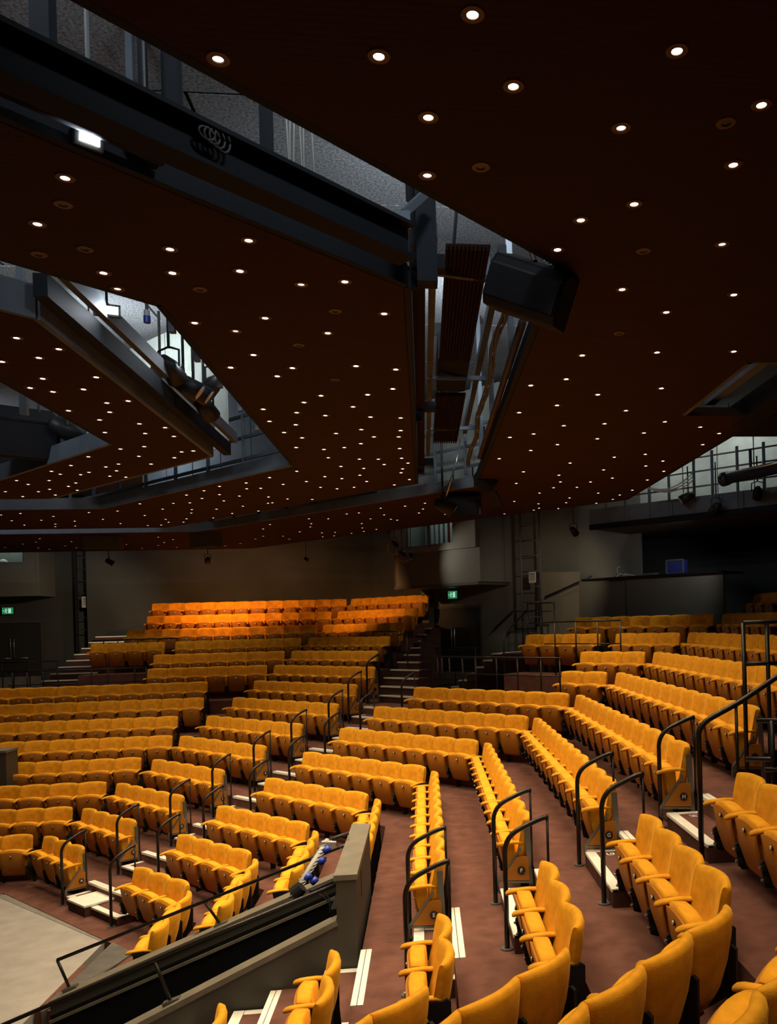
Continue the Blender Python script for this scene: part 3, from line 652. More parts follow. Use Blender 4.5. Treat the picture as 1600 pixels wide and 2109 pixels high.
def tB(px, py, d): q = atn(px, py, 'B', d); return -Q*q.x + Q*q.y
# tan return wall right of the ladder
quadwall('wall_stair', [atn(1110, 1330, 'B', 18.2), atn(1196, 1330, 'B', 18.2), atn(1196, 1178, 'B', 18.2), atn(1110, 1178, 'B', 18.2)], M['tan'])
# stepped pier left of the door, beside the stairs
t0, t1 = tB(870, 1300, 18.1), tB(884, 1300, 18.1)
def pier(bm): prism(bm, [sp('B', 18.1, t0, 0)[:2], sp('B', 18.1, t1, 0)[:2], sp('B', DB, t1, 0)[:2], sp('B', DB, t0, 0)[:2]], zl, 6.3)
struct(one('wall_pier', pier, M['olive']))
# double door (right)
def door(name, side, d, pa, pb, zb, zt, label_n):
    tt = (lambda p: tB(p[0], p[1], d)) if side == 'B' else (lambda p: tA(p[0], p[1], d))
    ta, tb = tt(pa), tt(pb); o = sp(side, d - .02, ta, zb); nr = NRM[side]
    e = empty(name, o, math.atan2(-nr[0], nr[1]) , None); struct(e)                # local x = -u direction, local y = outward
    W = ta - tb; H = zt - zb
    one('door_frame', lambda bm: [box(bm, (-.08, -.03, 0), (0, .05, H + .08)), box(bm, (W, -.03, 0), (W + .08, .05, H + .08)), box(bm, (0, -.03, H), (W, .05, H + .08))], M['olive'], e)
    for k in (0, 1):
        x0 = k*W/2; lf = one('door_leaf', lambda bm: box(bm, (x0 + .006, -.01, .01), (x0 + W/2 - .006, .03, H)), M['door'], e)
        one('kick_plate', lambda bm: box(bm, (x0 + .03, -.018, .03), (x0 + W/2 - .03, -.009, .42)), M['steel_plate'], lf)
        xh = W/2 + (-.06 if k == 0 else .06)
        one('pull_handle', lambda bm: tube(bm, [Vector((xh, -.02, 1.75)), Vector((xh, -.06, 1.72)), Vector((xh, -.06, 1.08)), Vector((xh, -.02, 1.05))], .013, 8), M['bolt'], lf, True)
        one('push_bar', lambda bm: tube(bm, [Vector((xh, -.05, 1.07)), Vector((xh + (-.45 if k == 0 else .45), -.05, 1.07))], .011, 8), M['bolt'], lf, True)
    return e
door('door_1', 'B', DB, (888, 1400), (993, 1400), zl, zl + 2.32, 1)
door('door_2', 'A', 20.8, (-30, 1400), (88, 1400), zl, zl + 2.3, 2)
def exit_sign(p, side, label):
    nr = NRM[side]; e = empty('exit_sign', p, math.atan2(-nr[0], nr[1]), label, 'sign')
    one('sign_box', lambda bm: box(bm, (-.20, 0, -.13), (.20, .06, .13)), M['black'], e)
    one('sign_face', lambda bm: box(bm, (-.185, -.008, -.115), (.185, 0, .115)), M['exit'], e)
    def pict(bm):
        box(bm, (.02, -.014, -.08), (.11, -.008, .08)); cyl(bm, Vector((-.05, -.014, .06)), Vector((-.05, -.008, .06)), .02, 8)
        for a, b_ in (((-.05,.04),(-.06,-.02)), ((-.06,-.02),(-.03,-.08)), ((-.06,-.02),(-.1,-.06)), ((-.05,.03),(-.1,.01)), ((-.05,.03),(-.01,.01))): beam(bm, (a[0], -.011, a[1]), (b_[0], -.011, b_[1]), .006, .018)
        beam(bm, (-.17, -.011, 0), (-.12, -.011, 0), .006, .02)
    one('running_figure', pict, M['exitw'], e)
exit_sign(atn(932, 1225, 'B', DB - .12), 'B', 'green running-man exit sign above the dark double door')
exit_sign(atn(16, 1258, 'A', 20.7), 'A', 'green running-man exit sign at the far left edge')
# control booth with lit window
d = 17.0; tL, tR = tB(812, 1200, d), tB(985, 1200, d); zb = 6.08
quadwall('wall_booth', [sp('B', d, tR, zb), sp('B', d, tL, zb), sp('B', d, tL, 7.02), sp('B', d, tR, 7.02)], M['wall2'])
wl, wr = tB(840, 1100, d), tB(936, 1100, d); z0w, z1w = 7.22, 8.0
quadwall('wall_booth_2', [sp('B', d, tL, 7.02), sp('B', d, wl, 7.02), sp('B', d, wl, 9.7), sp('B', d, tL, 9.7)], M['wall2'])
quadwall('wall_booth_3', [sp('B', d, wr, 7.02), sp('B', d, tR, 7.02), sp('B', d, tR, 9.7), sp('B', d, wr, 9.7)], M['wall2'])
quadwall('wall_booth_4', [sp('B', d, wl, 7.02), sp('B', d, wr, 7.02), sp('B', d, wr, z0w), sp('B', d, wl, z0w)], M['wall2'])
quadwall('wall_booth_side', [sp('B', d, tL, zb), sp('B', DB, tL, zb), sp('B', DB, tL, 9.7), sp('B', d, tL, 9.7)], M['wall2'])
quadwall('wall_booth_side_2', [sp('B', d, tR, zb), sp('B', DB, tR, zb), sp('B', DB, tR, 9.7), sp('B', d, tR, 9.7)], M['wall2'])
quadwall('wall_booth_floor', [sp('B', d, tR, zb), sp('B', d, tL, zb), sp('B', DB, tL, zb), sp('B', DB, tR, zb)], M['olive'])
quadwall('wall_booth_back', [sp('B', d + .9, wr, z0w), sp('B', d + .9, wl, z0w), sp('B', d + .9, wl, 9), sp('B', d + .9, wr, 9)], M['pale'])
o = sp('B', d, wl, z0w); e = empty('window_1', o, math.atan2(-Q, Q)); struct(e); W = wl - wr
one('window_frame', lambda bm: [box(bm, (0, -.03, -.06), (W, .05, 0)), box(bm, (-.05, -.03, -.06), (0, .05, 1.6)), box(bm, (W, -.03, -.06), (W + .05, .05, 1.6)), box(bm, (W*.46, -.02, 0), (W*.46 + .035, .03, 1.6))], M['grey'], e)
one('pane', lambda bm: box(bm, (0, .0, 0), (W, .006, 1.6)), M['glass'], e)
def booth_kit(bm):
    for k in range(9): x = W*(.08 + .1*k); box(bm, (x, .55, 0), (x + .03, .6, 1.5))
tag(one('booth_curtain_rack', booth_kit, M['steel'], None), 'row of grey vertical strips inside the lit booth window', 'rack'); bpy.data.objects['booth_curtain_rack'].location = o; bpy.data.objects['booth_curtain_rack'].rotation_euler = (0, 0, math.atan2(-Q, Q))
rb = one('red_pipe', lambda bm: box(bm, (W*.63, .45, 0), (W*.66, .5, 1.5)), M['redp']); rb.location = o; rb.rotation_euler = (0, 0, math.atan2(-Q, Q)); tag(rb, 'red upright strip inside the lit booth window', 'pipe')
lt = bpy.data.lights.new('booth_tube', 'AREA'); lt.energy = 22; lt.size = .8; lt.color = (.85, 1, .95); lo_ = bpy.data.objects.new('booth_tube', lt); col.objects.link(lo_); lo_.location = sp('B', d + .45, (wl + wr)/2, 9.2)
# left booth with window
d = 19.6; tL, tR = tA(-40, 1200, d), tA(76, 1200, d)
quadwall('wall_left_booth', [sp('A', d, tL, 6.25), sp('A', d, tR, 6.25), sp('A', d, tR, 7.38), sp('A', d, tL, 7.38)], M['wall2'])
quadwall('wall_left_booth_side', [sp('A', d, tR, 6.25), sp('A', 20.8, tR, 6.25), sp('A', 20.8, tR, 9.7), sp('A', d, tR, 9.7)], M['wall2'])
t2 = tA(50, 1150, d); quadwall('wall_left_booth_2', [sp('A', d, t2, 7.38), sp('A', d, tR, 7.38), sp('A', d, tR, 9.7), sp('A', d, t2, 9.7)], M['wall2'])
o = sp('A', d, tL, 7.4); e = empty('window_2', o, 0); struct(e); W = tL - t2
one('window_frame', lambda bm: [box(bm, (0, -.04, -.05), (W, .05, 0)), box(bm, (W - .04, -.03, 0), (W, .05, 1.4))], M['grey'], e)
one('pane', lambda bm: box(bm, (0, 0, 0), (W, .006, 1.4)), M['glass'], e)
quadwall('wall_left_booth_back', [sp('A', d + .8, tL, 7.2), sp('A', d + .8, tR, 7.2), sp('A', d + .8, tR, 9), sp('A', d + .8, tL, 9)], M['pale'])
lo_ = bpy.data.objects.new('booth_tube', lt); col.objects.link(lo_); lo_.location = sp('A', d + .4, (tL + t2)/2, 9.2)
bq = one('paper_globe', lambda bm: bmesh.ops.create_uvsphere(bm, u_segments=16, v_segments=10, radius=.14), M['white_paint'], None, True); bq.location = atn(7, 1160, 'A', d + .3); tag(bq, 'white round lamp in the far-left booth window', 'lamp')

# ladders
def ladder(name, side, d, pa, pb, ztop, zbot, label, gap=.30):
    a = atn(*pa, side, d); b_ = atn(*pb, side, d); a.z = b_.z = zbot; o = a.copy(); e = empty(name, o, 0, label, 'ladder')
    for q in (a, b_): one('stile', lambda bm: beam(bm, q - o, q - o + Vector((0, 0, ztop - zbot)), .05, .05), M['black'], e)
    z = .25
    while z < ztop - zbot:
        one('rung', lambda bm: tube(bm, [a - o + Vector((0, 0, z)), b_ - o + Vector((0, 0, z))], .014, 6), M['grey'], e, True); z += gap
    return e
ladder('wall_ladder', 'B', 17.9, (1077, 1300), (1116, 1300), 9.5, zl + .9, 'tall black cat ladder up the wall right of the double door', .42)
ladder('wall_ladder', 'A', 20.3, (160, 1300), (196, 1300), 9.5, zl + .5, 'tall black cat ladder up the dark wall at far left', .42)
def sign_paper(p, side, w_, h_, label):
    nr = NRM[side]; e = empty('notice', p, math.atan2(-nr[0], nr[1]), label, 'sign')
    one('sheet', lambda bm: box(bm, (-w_/2, 0, -h_/2), (w_/2, .012, h_/2)), M['paper'], e)
    one('print', lambda bm: [box(bm, (-w_*.35, -.004, h_*k), (w_*.35, 0, h_*(k + .05))) for k in (-.25, -.1, .05, .2, .3)], M['grey'], e)
sign_paper(atn(1096, 1189, 'B', 17.84), 'B', .24, .30, 'white notice fixed to the ladder right of the double door')
sign_paper(atn(177, 1240, 'A', 20.262), 'A', .28, .38, 'pale notice fixed to the ladder at far left')

# control desk with case and cables
d = 17.15; p0, p1 = atn(1195, 1276, 'B', d), atn(1492, 1262, 'B', d); z0, z1 = 4.4, 5.93
tq = lambda p: -Q*p.x + Q*p.y
o = sp('B', d, tq(p0), z0); e = empty('control_desk', o, math.atan2(-Q, Q), 'long olive-grey control desk behind the right-hand back rows', 'desk'); W = tq(p0) - tq(p1)
one('desk_front', lambda bm: [box(bm, (0, 0, 0), (W*.35, .06, z1 - z0)), box(bm, (W*.352, -.01, 0), (W, .05, z1 - z0))], M['olive'], e)
one('desk_top', lambda bm: box(bm, (.1, -.05, z1 - z0), (W, 1.1, z1 - z0 + .04)), M['spk'], e)
one('desk_end', lambda bm: box(bm, (0, .06, 0), (.06, 1.0, z1 - z0)), M['olive'], e)
pc = atn(1390, 1186, 'B', d + .35); e = empty('flight_case', (pc.x, pc.y, z1 + .045), math.atan2(-Q, Q), 'blue flight case with silver edges standing on the control desk', 'case')
one('case_body', lambda bm: box(bm, (-.22, 0, 0), (.22, .22, .33)), M['bluelid'], e)
one('edge_trim', lambda bm: [box(bm, (-.235, -.012, 0), (.235, .012, .03)), box(bm, (-.235, -.012, .31), (.235, .012, .345)), box(bm, (-.235, -.012, 0), (-.205, .012, .345)), box(bm, (.205, -.012, 0), (.235, .012, .345))], M['bolt'], e)
def coil(px, py, label, n=3, R=.09):
    c = atn(px, py, 'B', d + .3); c.z = z1 + .05
    def f(bm):
        for k in range(n):
            r_ = R*(.8 + .25*k); q = [Vector((math.cos(a)*r_ + .05*k, math.sin(a)*r_*.6, .02*k + .05*abs(math.sin(a*1.5 + k)))) for a in [i*2*math.pi/20 for i in range(21)]]
            tube(bm, q, .012, 5)
        tube(bm, arc(Vector((0, 0, .02)), Vector((-.05, 0, .3)), Vector((.06, 0, .24)), 8), .014, 6); tube(bm, arc(Vector((0, 0, .02)), Vector((.3, 0, .10)), Vector((.5, 0, .0)), 8), .012, 6)
    ob = one('coiled_cable', f, M['cable'], None, True); ob.location = c; tag(ob, label, 'cable')
coil(1272, 1186, 'tangle of pale cable lying on the control desk')
eq = one('desk_gear', lambda bm: box(bm, (0, 0, 0), (.35, .2, .06)), M['grey']); eq.location = (*atn(1322, 1186, 'B', d + .3)[:2], z1 + .045); eq.rotation_euler = (0, 0, -math.pi/4); tag(eq, 'small grey box of equipment on the control desk', 'equipment')

# landing railings and stairs
def bars_on(name, side, d, tops, zr, posts, zbase, label, r=.019, ztop=None):
    a, b_ = atn(*tops[0], side, d), atn(*tops[1], side, d); o = Vector((a.x, a.y, zbase)); e = empty(name, o, 0, label, 'railing')
    for k, z in enumerate(zr):
        one('bar', lambda bm: tube(bm, [Vector((a.x, a.y, z)) - o, Vector((b_.x, b_.y, z)) - o], r if k == 0 else r*.7, 8), M['rail'], e, True)
    for px in posts:
        q = atn(px, tops[0][1], side, d); one('post', lambda bm: tube(bm, [Vector((q.x, q.y, zbase)) - o, Vector((q.x, q.y, zr[0])) - o], r*.9, 8), M['rail'], e, True)
    return e
bars_on('landing_railing', 'B', 13.25, ((890, 1353), (1155, 1355)), (4.22, 3.86), (901, 910, 925, 952, 979, 1022, 1065, 1113, 1152), zl, 'black two-bar railing along the landing below the double door')
bars_on('landing_railing', 'B', 16.6, ((893, 1329), (981, 1329)), (4.27, 3.4), (900, 979), zl, 'short black rail standing just in front of the double door')
bars_on('seat_railing', 'B', 14.6, ((1120, 1283), (1278, 1280)), (4.93, 4.45), (1142, 1185, 1230, 1277), 3.6, 'black rail in front of the back right-hand seats')
bars_on('ladder_guard', 'B', 17.3, ((1085, 1241), (1142, 1239)), (5.42, 5.2, 4.9), (1086, 1113, 1141), zl + .9, 'black guard frame around the foot of the right-hand ladder')
bars_on('seat_railing', 'B', 15.6, ((766, 1295), (818, 1295)), (4.78, 4.2), (767, 791, 818), ZF['J'], 'black upright railing frame beside the stairs left of door')
bars_on('landing_railing', 'A', 13.4, ((15, 1366), (300, 1358)), (3.98, 3.62), (25, 55, 88, 119, 188, 222, 277, 300), zl, 'black two-bar railing along the left-hand landing')
bars_on('landing_railing', 'A', 16.0, ((0, 1341), (118, 1339)), (4.15, 3.9), (4, 60, 117), zl, 'thin grey rail before the far-left double door')
bars_on('seat_railing', 'A', 15.4, ((190, 1306), (367, 1303)), (4.73, 4.4), (213, 242, 283, 325, 366), 4.0, 'thin black rail in front of the left back seats')
def stairs(name, side, steps, zb, label):            # steps: (d0, d1, t0, t1, ztop)
    nr = NRM[side]; d0, _, t0, _, _ = steps[0]; o = sp(side, d0, t0, zb); e = empty(name, o, math.atan2(nr[1], nr[0]), label, 'stairs')
    for a, b_, ta, tb_, zt in steps:
        x0, x1, y0, y1, h = a - d0, b_ - d0, ta - t0, tb_ - t0, zt - zb
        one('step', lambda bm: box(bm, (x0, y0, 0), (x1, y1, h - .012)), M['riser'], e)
        one('nosing', lambda bm: box(bm, (x0 - .012, y0, h - .035), (x0 + .075, y1, h)), M['nosing'], e)
EN = [(13.56, 15.2), (14.46, 16.1), (15.37, 16.55), (16.26, 16.95), (17.15, 17.25), (18.08, 17.7)]
def ent(d):
    for (a, ta), (b_, tb_) in zip(EN, EN[1:]):
        if d <= b_: return ta + (tb_ - ta)*(d - a)/(b_ - a)
    return 17.7
stairs('landing_stairs', 'B', [(13.72 + k*.451, 13.72 + (k+1)*.451, max(ent(13.72 + k*.451) - 1.3, 13.9 + k*.451), ent(13.72 + k*.451) - .08, zl + .176*(k+1)) for k in range(10)], zl, 'carpeted stairs with pale nosings climbing left of the double door')
e = empty('landing_stairs', sp('B', 16.3, 15.3, zl), math.atan2(Q, Q), 'carpeted stairs with pale nosings climbing right of the double door', 'stairs')
for k in range(6):
    y1 = -.30*k; h = .18*(k+1)
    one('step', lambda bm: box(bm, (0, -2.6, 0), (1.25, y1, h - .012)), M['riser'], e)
    one('nosing', lambda bm: [box(bm, (-.01, y1 - .08, h - .035), (1.25, y1 + .012, h)), box(bm, (-.012, y1 - .30, h - .03), (.06, y1 - .08, h))], M['nosing'], e)
stairs('landing_stairs', 'A', [(14.9 + k*.45, 14.9 + (k+1)*.45, 9.8, 11.3 - .05*k, zl + .176*(k+1)) for k in range(10)], zl, 'dim carpeted stairs with pale nosings on the left landing')
def hrail(pts, label, posts=()):
    o = Vector(pts[0]); e = empty('stair_handrail', o, 0, label, 'handrail')
    one('handrail_tube', lambda bm: tube(bm, [Vector(p) - o for p in pts], .024, 8), M['rail'], e, True)
    for a, b_ in posts: one('post', lambda bm: tube(bm, [Vector(a) - o, Vector(b_) - o], .018, 8), M['rail'], e, True)
def B_(x, y, dd): return atn(x, y, 'B', dd)
q0 = B_(1037, 1350, 14.6); q0.z = zl
hrail([q0, B_(1037, 1310, 14.6), B_(1044, 1300, 14.8), B_(1085, 1258, 15.6)], 'curved black handrail of the stairs right of the double door')
hrail([B_(1018, 1295, 18.1), B_(1063, 1252, 18.1)], 'sloping wall handrail right of the double door')
hrail([B_(1122, 1230, 18.0), B_(1218, 1187, 18.0)], 'sloping black handrail on tan wall leading to control desk')
hrail([B_(838, 1305, 15.2), B_(820, 1308, 15.0)][::-1] + [], 'short handrail end on the stairs left of the door', [(B_(838, 1305, 15.2), sp('B', 15.2, tq(B_(838, 1305, 15.2)), zl))])
# suspended lamps below the ceiling edge
def hung_lamp(p, label, s=1, m='grey', top=None, aim=None, power=0, colr=(1, .8, .55), cone=60):
    e = empty('hanging_spotlight', p, random.random()*3, label, 'spotlight')
    one('can', lambda bm: tube(bm, [Vector((-.09*s, 0, .03*s)), Vector((0, 0, 0)), Vector((.12*s, 0, -.07*s))], [.05*s, .075*s, .085*s], 12), M['black'], e, True)
    one('lens', lambda bm: cyl(bm, Vector((.121*s, 0, -.071*s)), Vector((.125*s, 0, -.074*s)), .07*s, 12), M['white_paint'], e)
    one('yoke', lambda bm: tube(bm, [Vector((0, -.09*s, 0)), Vector((0, -.09*s, .13*s)), Vector((0, 0, .16*s)), Vector((0, .09*s, .13*s)), Vector((0, .09*s, 0))], .01*s, 6), M['black'], e)
    zt = (top or ZC + .3) - p.z
    if aim is not None:
        l = bpy.data.lights.new('lantern_beam', 'SPOT'); l.energy = power; l.color = colr; l.spot_size = math.radians(cone); l.spot_blend = .8; l.shadow_soft_size = .06
        lo3 = bpy.data.objects.new('lantern_beam', l); col.objects.link(lo3); lo3.parent = e
        dv = (Vector(aim) - p).normalized(); lo3.matrix_local = Matrix.Rotation(-e.rotation_euler.z, 4, 'Z') @ Matrix.Translation(dv*.34*s + Vector((0, 0, -.05))) @ dv.to_track_quat('-Z', 'Y').to_matrix().to_4x4()
    one('hanger', lambda bm: tube(bm, [Vector((0, 0, .15*s)), Vector((0, 0, max(zt, .3)))], .012*s, 6), M['black'], e)
hung_lamp(atn(1181, 1092, 'B', 15.2), 'small spotlight hanging left of the dark upper wall at right', aim=atn(1130, 1250, 'B', 18.2), power=110, cone=80, top=ZS)
hung_lamp(atn(224, 1156, 'A', 15.6), 'small spotlight hanging above the dark rear wall at left', aim=sp('A', 20.8, 12.6, 4.2), power=230, cone=95, top=ZS)
hung_lamp(atn(428, 1152, 'A', 15.6), 'small spotlight hanging below the far ceiling speaker', aim=sp('A', 18.6, 6.2, 5.2), power=330, colr=(1, .44, .15), cone=145, top=ZS)
hung_lamp(atn(630, 1151, 'B', 14.6), 'tiny spotlight hanging under the far ceiling strip left of booth', .6, aim=sp('B', 18.3, 19.6, 5.4), power=230, colr=(1, .46, .17), cone=90, top=ZS)
for k, (px, py) in enumerate(((797, 1090), (812, 1118), (828, 1139), (846, 1142))):
    hung_lamp(atn(px, py, 'B', 15.8), ['uppermost', 'second', 'third', 'lowest'][k] + ' spotlight of the cluster hanging left of the booth window', .9, top=8.2, **(dict(aim=sp('B', 17.4, 13.6, 6.0), power=55, cone=95, colr=(1, .9, .75)) if k == 1 else {}))
def swirl(bm):
    tube(bm, arc(B_(800, 1120, 15.7) , B_(790, 1150, 15.7), B_(822, 1140, 15.7), 8), .012, 6); tube(bm, arc(B_(815, 1128, 15.7), B_(815, 1170, 15.7), B_(850, 1150, 15.7), 8), .012, 6)
tag(one('hanging_cable', swirl, M['cable'], None, True), 'looped pale cable below the spotlights left of the booth window', 'cable')

# ---------------------------------------------------------------- rigging in and above the ceiling slots
def bobj(name, segs, m, label, cat, w_=.1, h_=.1, group=None):
    o = Vector(segs[0][0]); e = empty(name, o, 0, label, cat, group)
    for s in segs:
        ww, hh = (s[2], s[3]) if len(s) > 2 else (w_, h_)
        one('member', lambda bm: beam(bm, Vector(s[0]) - o, Vector(s[1]) - o, ww, hh), M[m], e)
    return e
def ibeam(name, a, b_, w_, h_, m, label):
    a, b_ = Vector(a), Vector(b_); e = empty(name, a, 0, label, 'beam')
    one('web', lambda bm: beam(bm, Vector(), b_ - a, w_*.2, h_), M[m], e)
    for z in (-h_/2, h_/2): one('flange', lambda bm: beam(bm, Vector((0, 0, z)), b_ - a + Vector((0, 0, z)), w_, h_*.12), M[m], e)
    return e
# main dark beams running along the near (F-direction) slot
ibeam('steel_beam', sp('F', 10.25, -4.5, 7.36), sp('F', 10.25, 3.62, 7.36), .15, .20, 'darksteel', 'heavy dark steel beam running through the upper-left ceiling slot')
pf = [atn(-200, 100, 'F', 9.92), atn(335, 334, 'F', 9.92)]
e = empty('lighting_bar', pf[0], 0, 'round dark lighting bar inside the upper-left ceiling slot', 'bar'); one('tube', lambda bm: tube(bm, [Vector(), pf[1] - pf[0]], .022, 10), M['darksteel'], e, True)
# uprights standing in the slot behind the beam
def upright(px, w_, label, dF=9.75, zt=ZS):
    p = atn(px, 250, 'F', dF); bobj('steel_post', [((p.x, p.y, ZC + .05), (p.x, p.y, zt), w_, w_)], 'darksteel', label, 'post')
for px, w_, l in ((94, .09, 'dark upright post at far left of the upper slot'), (297, .04, 'thin upright post left of centre in the upper slot'), (356, .085, 'thick upright post in the middle of the upper slot'), (548, .07, 'upright post near the hanging cables in the upper slot')): upright(px, w_, l)
p = atn(293, 300, 'F', 9.72); bobj('pale_post', [((p.x, p.y, ZC + .05), (p.x, p.y, ZS), .02, .02)], 'steel', 'pale slim steel upright beside the middle posts', 'post')
# knee brace at the corner of the slot
kb = [atn(830, 440, 'F', 10.1), atn(880, 395, 'F', 10.1)]; bobj('knee_brace', [(kb[0], kb[1], .05, .05), (kb[0], kb[0] + Vector((0, 0, -.12)), .09, .09)], 'steel', 'short pale diagonal brace where the two ceiling slots meet', 'brace')
p = sp('D', 9.97, 5.75, 0); bobj('corner_column', [((p.x, p.y, ZC + .02), (p.x, p.y, ZS), .14, .14)], 'darksteel', 'thick dark column at the corner of the ceiling slots', 'column')
# D-direction slot: longitudinal members
def ymem(x, y0, y1, z, w_, h_, m, label, name='steel_beam'): bobj(name, [((x, y0, z), (x, y1, z), w_, h_)], m, label, 'beam')
ymem(.03, 5.9, 14.2, 7.62, .10, .16, 'rib', 'dark brown beam along the left side of the central slot')
ymem(.15, 6.1, 14.2, 7.9, .06, .10, 'steel', 'blue-grey channel along the left side of the central slot')
ymem(.78, 7.2, 14.0, 8.25, .07, .12, 'steel', 'blue-grey channel high on the right side of the central slot')
for k, yy in enumerate((6.7, 9.6, 12.2)):
    bobj('slot_brace', [((.12, yy, 7.85), (.86, yy + .55, 8.0), .05, .05)], 'steel', '%s diagonal brace crossing the central ceiling slot' % ['nearest', 'middle', 'farthest'][k], 'brace')
for k, (yy, w_) in enumerate(((5.95, .07), (9.9, .1), (13.3, .1))):
    bobj('slot_hanger', [((.0, yy, 7.4), (.0, yy, ZS), w_, w_), ((-.02, yy, 7.58), (.22, yy, 7.58), .12, .1)], 'darksteel', '%s dark hanger post at left edge of the central slot' % ['nearest', 'middle', 'farthest'][k], 'post')
for k, yy in enumerate((8.2, 10.6, 12.6)):
    bobj('void_post', [((.95, yy, 7.5), (.95, yy, ZS), .06, .06)], 'steel', '%s blue-grey post on the right of the central slot' % ['nearest', 'middle', 'farthest'][k], 'post')
# ribbed brown reflector panels
def ribbed(x0, x1, y0, y1, z, label):
    e = empty('ribbed_panel', (x0, y0, z), 0, label, 'panel'); W = x1 - x0; L = y1 - y0; n = 11
    one('backing', lambda bm: box(bm, (0, 0, .03), (W, L, .05)), M['rib'], e)
    bm = bmesh.new(); box(bm, (0, 0, 0), (W/n*.6, L, .03)); s0 = new('slat', bm, M['rib'], e)
    for k in range(1, n):
        s1 = bpy.data.objects.new('slat', s0.data); col.objects.link(s1); s1.parent = e; s1.location = (k*W/n, 0, 0)
ribbed(.25, .60, 6.42, 9.2, 7.9, 'large brown slatted panel lying in the near part of the central slot')
ribbed(.23, .62, 10.6, 13.4, 7.9, 'smaller brown slatted panel farther along the central slot')
bobj('dark_box_duct', [((.42, 9.25, 8.1), (.42, 10.55, 8.1), .36, .3)], 'darksteel', 'dark box duct between the two brown slatted panels', 'duct')
# pipes on the right edge of the central slot
def pipe(pts, r, m, label, cat='pipe', name='pipe'):
    o = Vector(pts[0]); e = empty(name, o, 0, label, cat); one('tube', lambda bm: tube(bm, [Vector(p) - o for p in pts], r, 10), M[m], e, True)
pipe([(.90, 6.9, 7.52), (.90, 12.3, 7.45)], .035, 'wood', 'brown scaffold pipe along the right edge of the central slot')
pts = [(.74 + .02*math.sin(k), 6.0 + .35*k, 7.62 - .012*k + .02*math.sin(k*1.7)) for k in range(20)]
def bundle(bm):
    for j in range(5): tube(bm, [Vector(p) + Vector((.025*math.cos(j*1.3 + k*.8), .0, .025*math.sin(j*1.3 + k*.8))) for k, p in enumerate(pts)], .011, 5)
M['mcable'] = mat('cable_dark_grey', (.10, .10, .10), .7, spec=.2)
tag(one('cable_bundle', bundle, M['mcable'], None, True), 'bundle of grey cables running along the central ceiling slot', 'cable')
# big loudspeaker at the slot corner
c0 = aty(1093, 600, 5.6)
e = empty('hanging_loudspeaker', c0, 0, 'large black loudspeaker hanging at the corner of the ceiling slots', 'loudspeaker')
R_ = Matrix.Rotation(math.radians(-20), 4, 'Z') @ Matrix.Rotation(math.radians(24), 4, 'Y') @ Matrix.Rotation(math.radians(16), 4, 'X')
def spk(bm):
    prof = [(-.20, -.17), (.20, -.17), (.20, .12), (.14, .17), (-.20, .17)]
    v0 = len(bm.verts); a = [bm.verts.new((-.27, y, z)) for y, z in [(-.13, -.17), (.17, -.20), (.17, .20), (-.13, .17), (-.19, .10), (-.19, -.10)]]; b_ = [bm.verts.new((.27, v.co.y, v.co.z)) for v in a]
    bm.faces.new(a); bm.faces.new(b_[::-1])
    for i in range(6): bm.faces.new((a[i], b_[i], b_[(i+1) % 6], a[(i+1) % 6]))
    bmesh.ops.recalc_face_normals(bm, faces=bm.faces); bevel(bm, .018, 2); bmesh.ops.transform(bm, matrix=R_, verts=bm.verts)
one('cabinet', spk, M['spk'], e)
def grille(bm): box(bm, (-.25, -.205, -.10), (.25, -.188, .10), R_)
one('grille', grille, M['trench'], e)
def hnd(bm): 
    for a, b_ in (((-.276, -.03, -.08), (-.276, .03, -.08)), ((-.276, .03, -.08), (-.276, .03, .08)), ((-.276, .03, .08), (-.276, -.03, .08)), ((-.276, -.03, .08), (-.276, -.03, -.08))): beam(bm, R_ @ Vector(a), R_ @ Vector(b_), .012, .012)
one('carry_handle', hnd, M['grey'], e)
one('hanging_bracket', lambda bm: [tube(bm, [R_ @ Vector((-.05, .05, .19)), Vector((-.1, .1, .75))], .02, 8), tube(bm, [R_ @ Vector((.1, .05, .19)), Vector((.0, .1, .75))], .012, 8)], M['wood'], e)
one('shackle', lambda bm: tube(bm, [R_ @ Vector((.08, -.02, .19)) + Vector((.03*math.cos(a), 0, .03 + .03*math.sin(a))) for a in [i*2*math.pi/12 for i in range(13)]], .006, 6), M['bolt'], e, True)
# other loudspeakers
def small_spk(p, sx, sy, sz, rz, label, tilt=0, hang=.5, m='spk'):
    e = empty('hanging_loudspeaker', p, rz, label, 'loudspeaker'); T = Matrix.Rotation(tilt, 4, 'X')
    def f(bm): box(bm, (-sx, -sy, -sz), (sx, sy, sz)); bevel(bm, .02, 2); bmesh.ops.transform(bm, matrix=T, verts=bm.verts)
    one('cabinet', f, M[m], e); one('grille', lambda bm: box(bm, (-sx*.9, -sy - .01, -sz*.85), (sx*.9, -sy + .005, sz*.85), T), M['darksteel' if m == 'spk' else m], e)
    one('hanging_bracket', lambda bm: [tube(bm, [Vector((s*sx*.6, 0, sz)), Vector((s*sx*.6, 0, sz + hang))], .014, 6) for s in (-1, 1)], M['black'], e)
small_spk(aty(955, 1040, 15.0), .30, .22, .18, -.2, 'black loudspeaker hanging below the far end of central slot', .2)
small_spk(atn(213, 1114, 'A', 11.6), .42, .2, .20, .1, 'wide grey loudspeaker under the far left ceiling strip', .1, .25, 'spkgrey')
small_spk(atn(424, 1108, 'A', 11.6), .34, .2, .24, -.3, 'grey loudspeaker under the far ceiling strip left of centre', .1, .25, 'spkgrey')
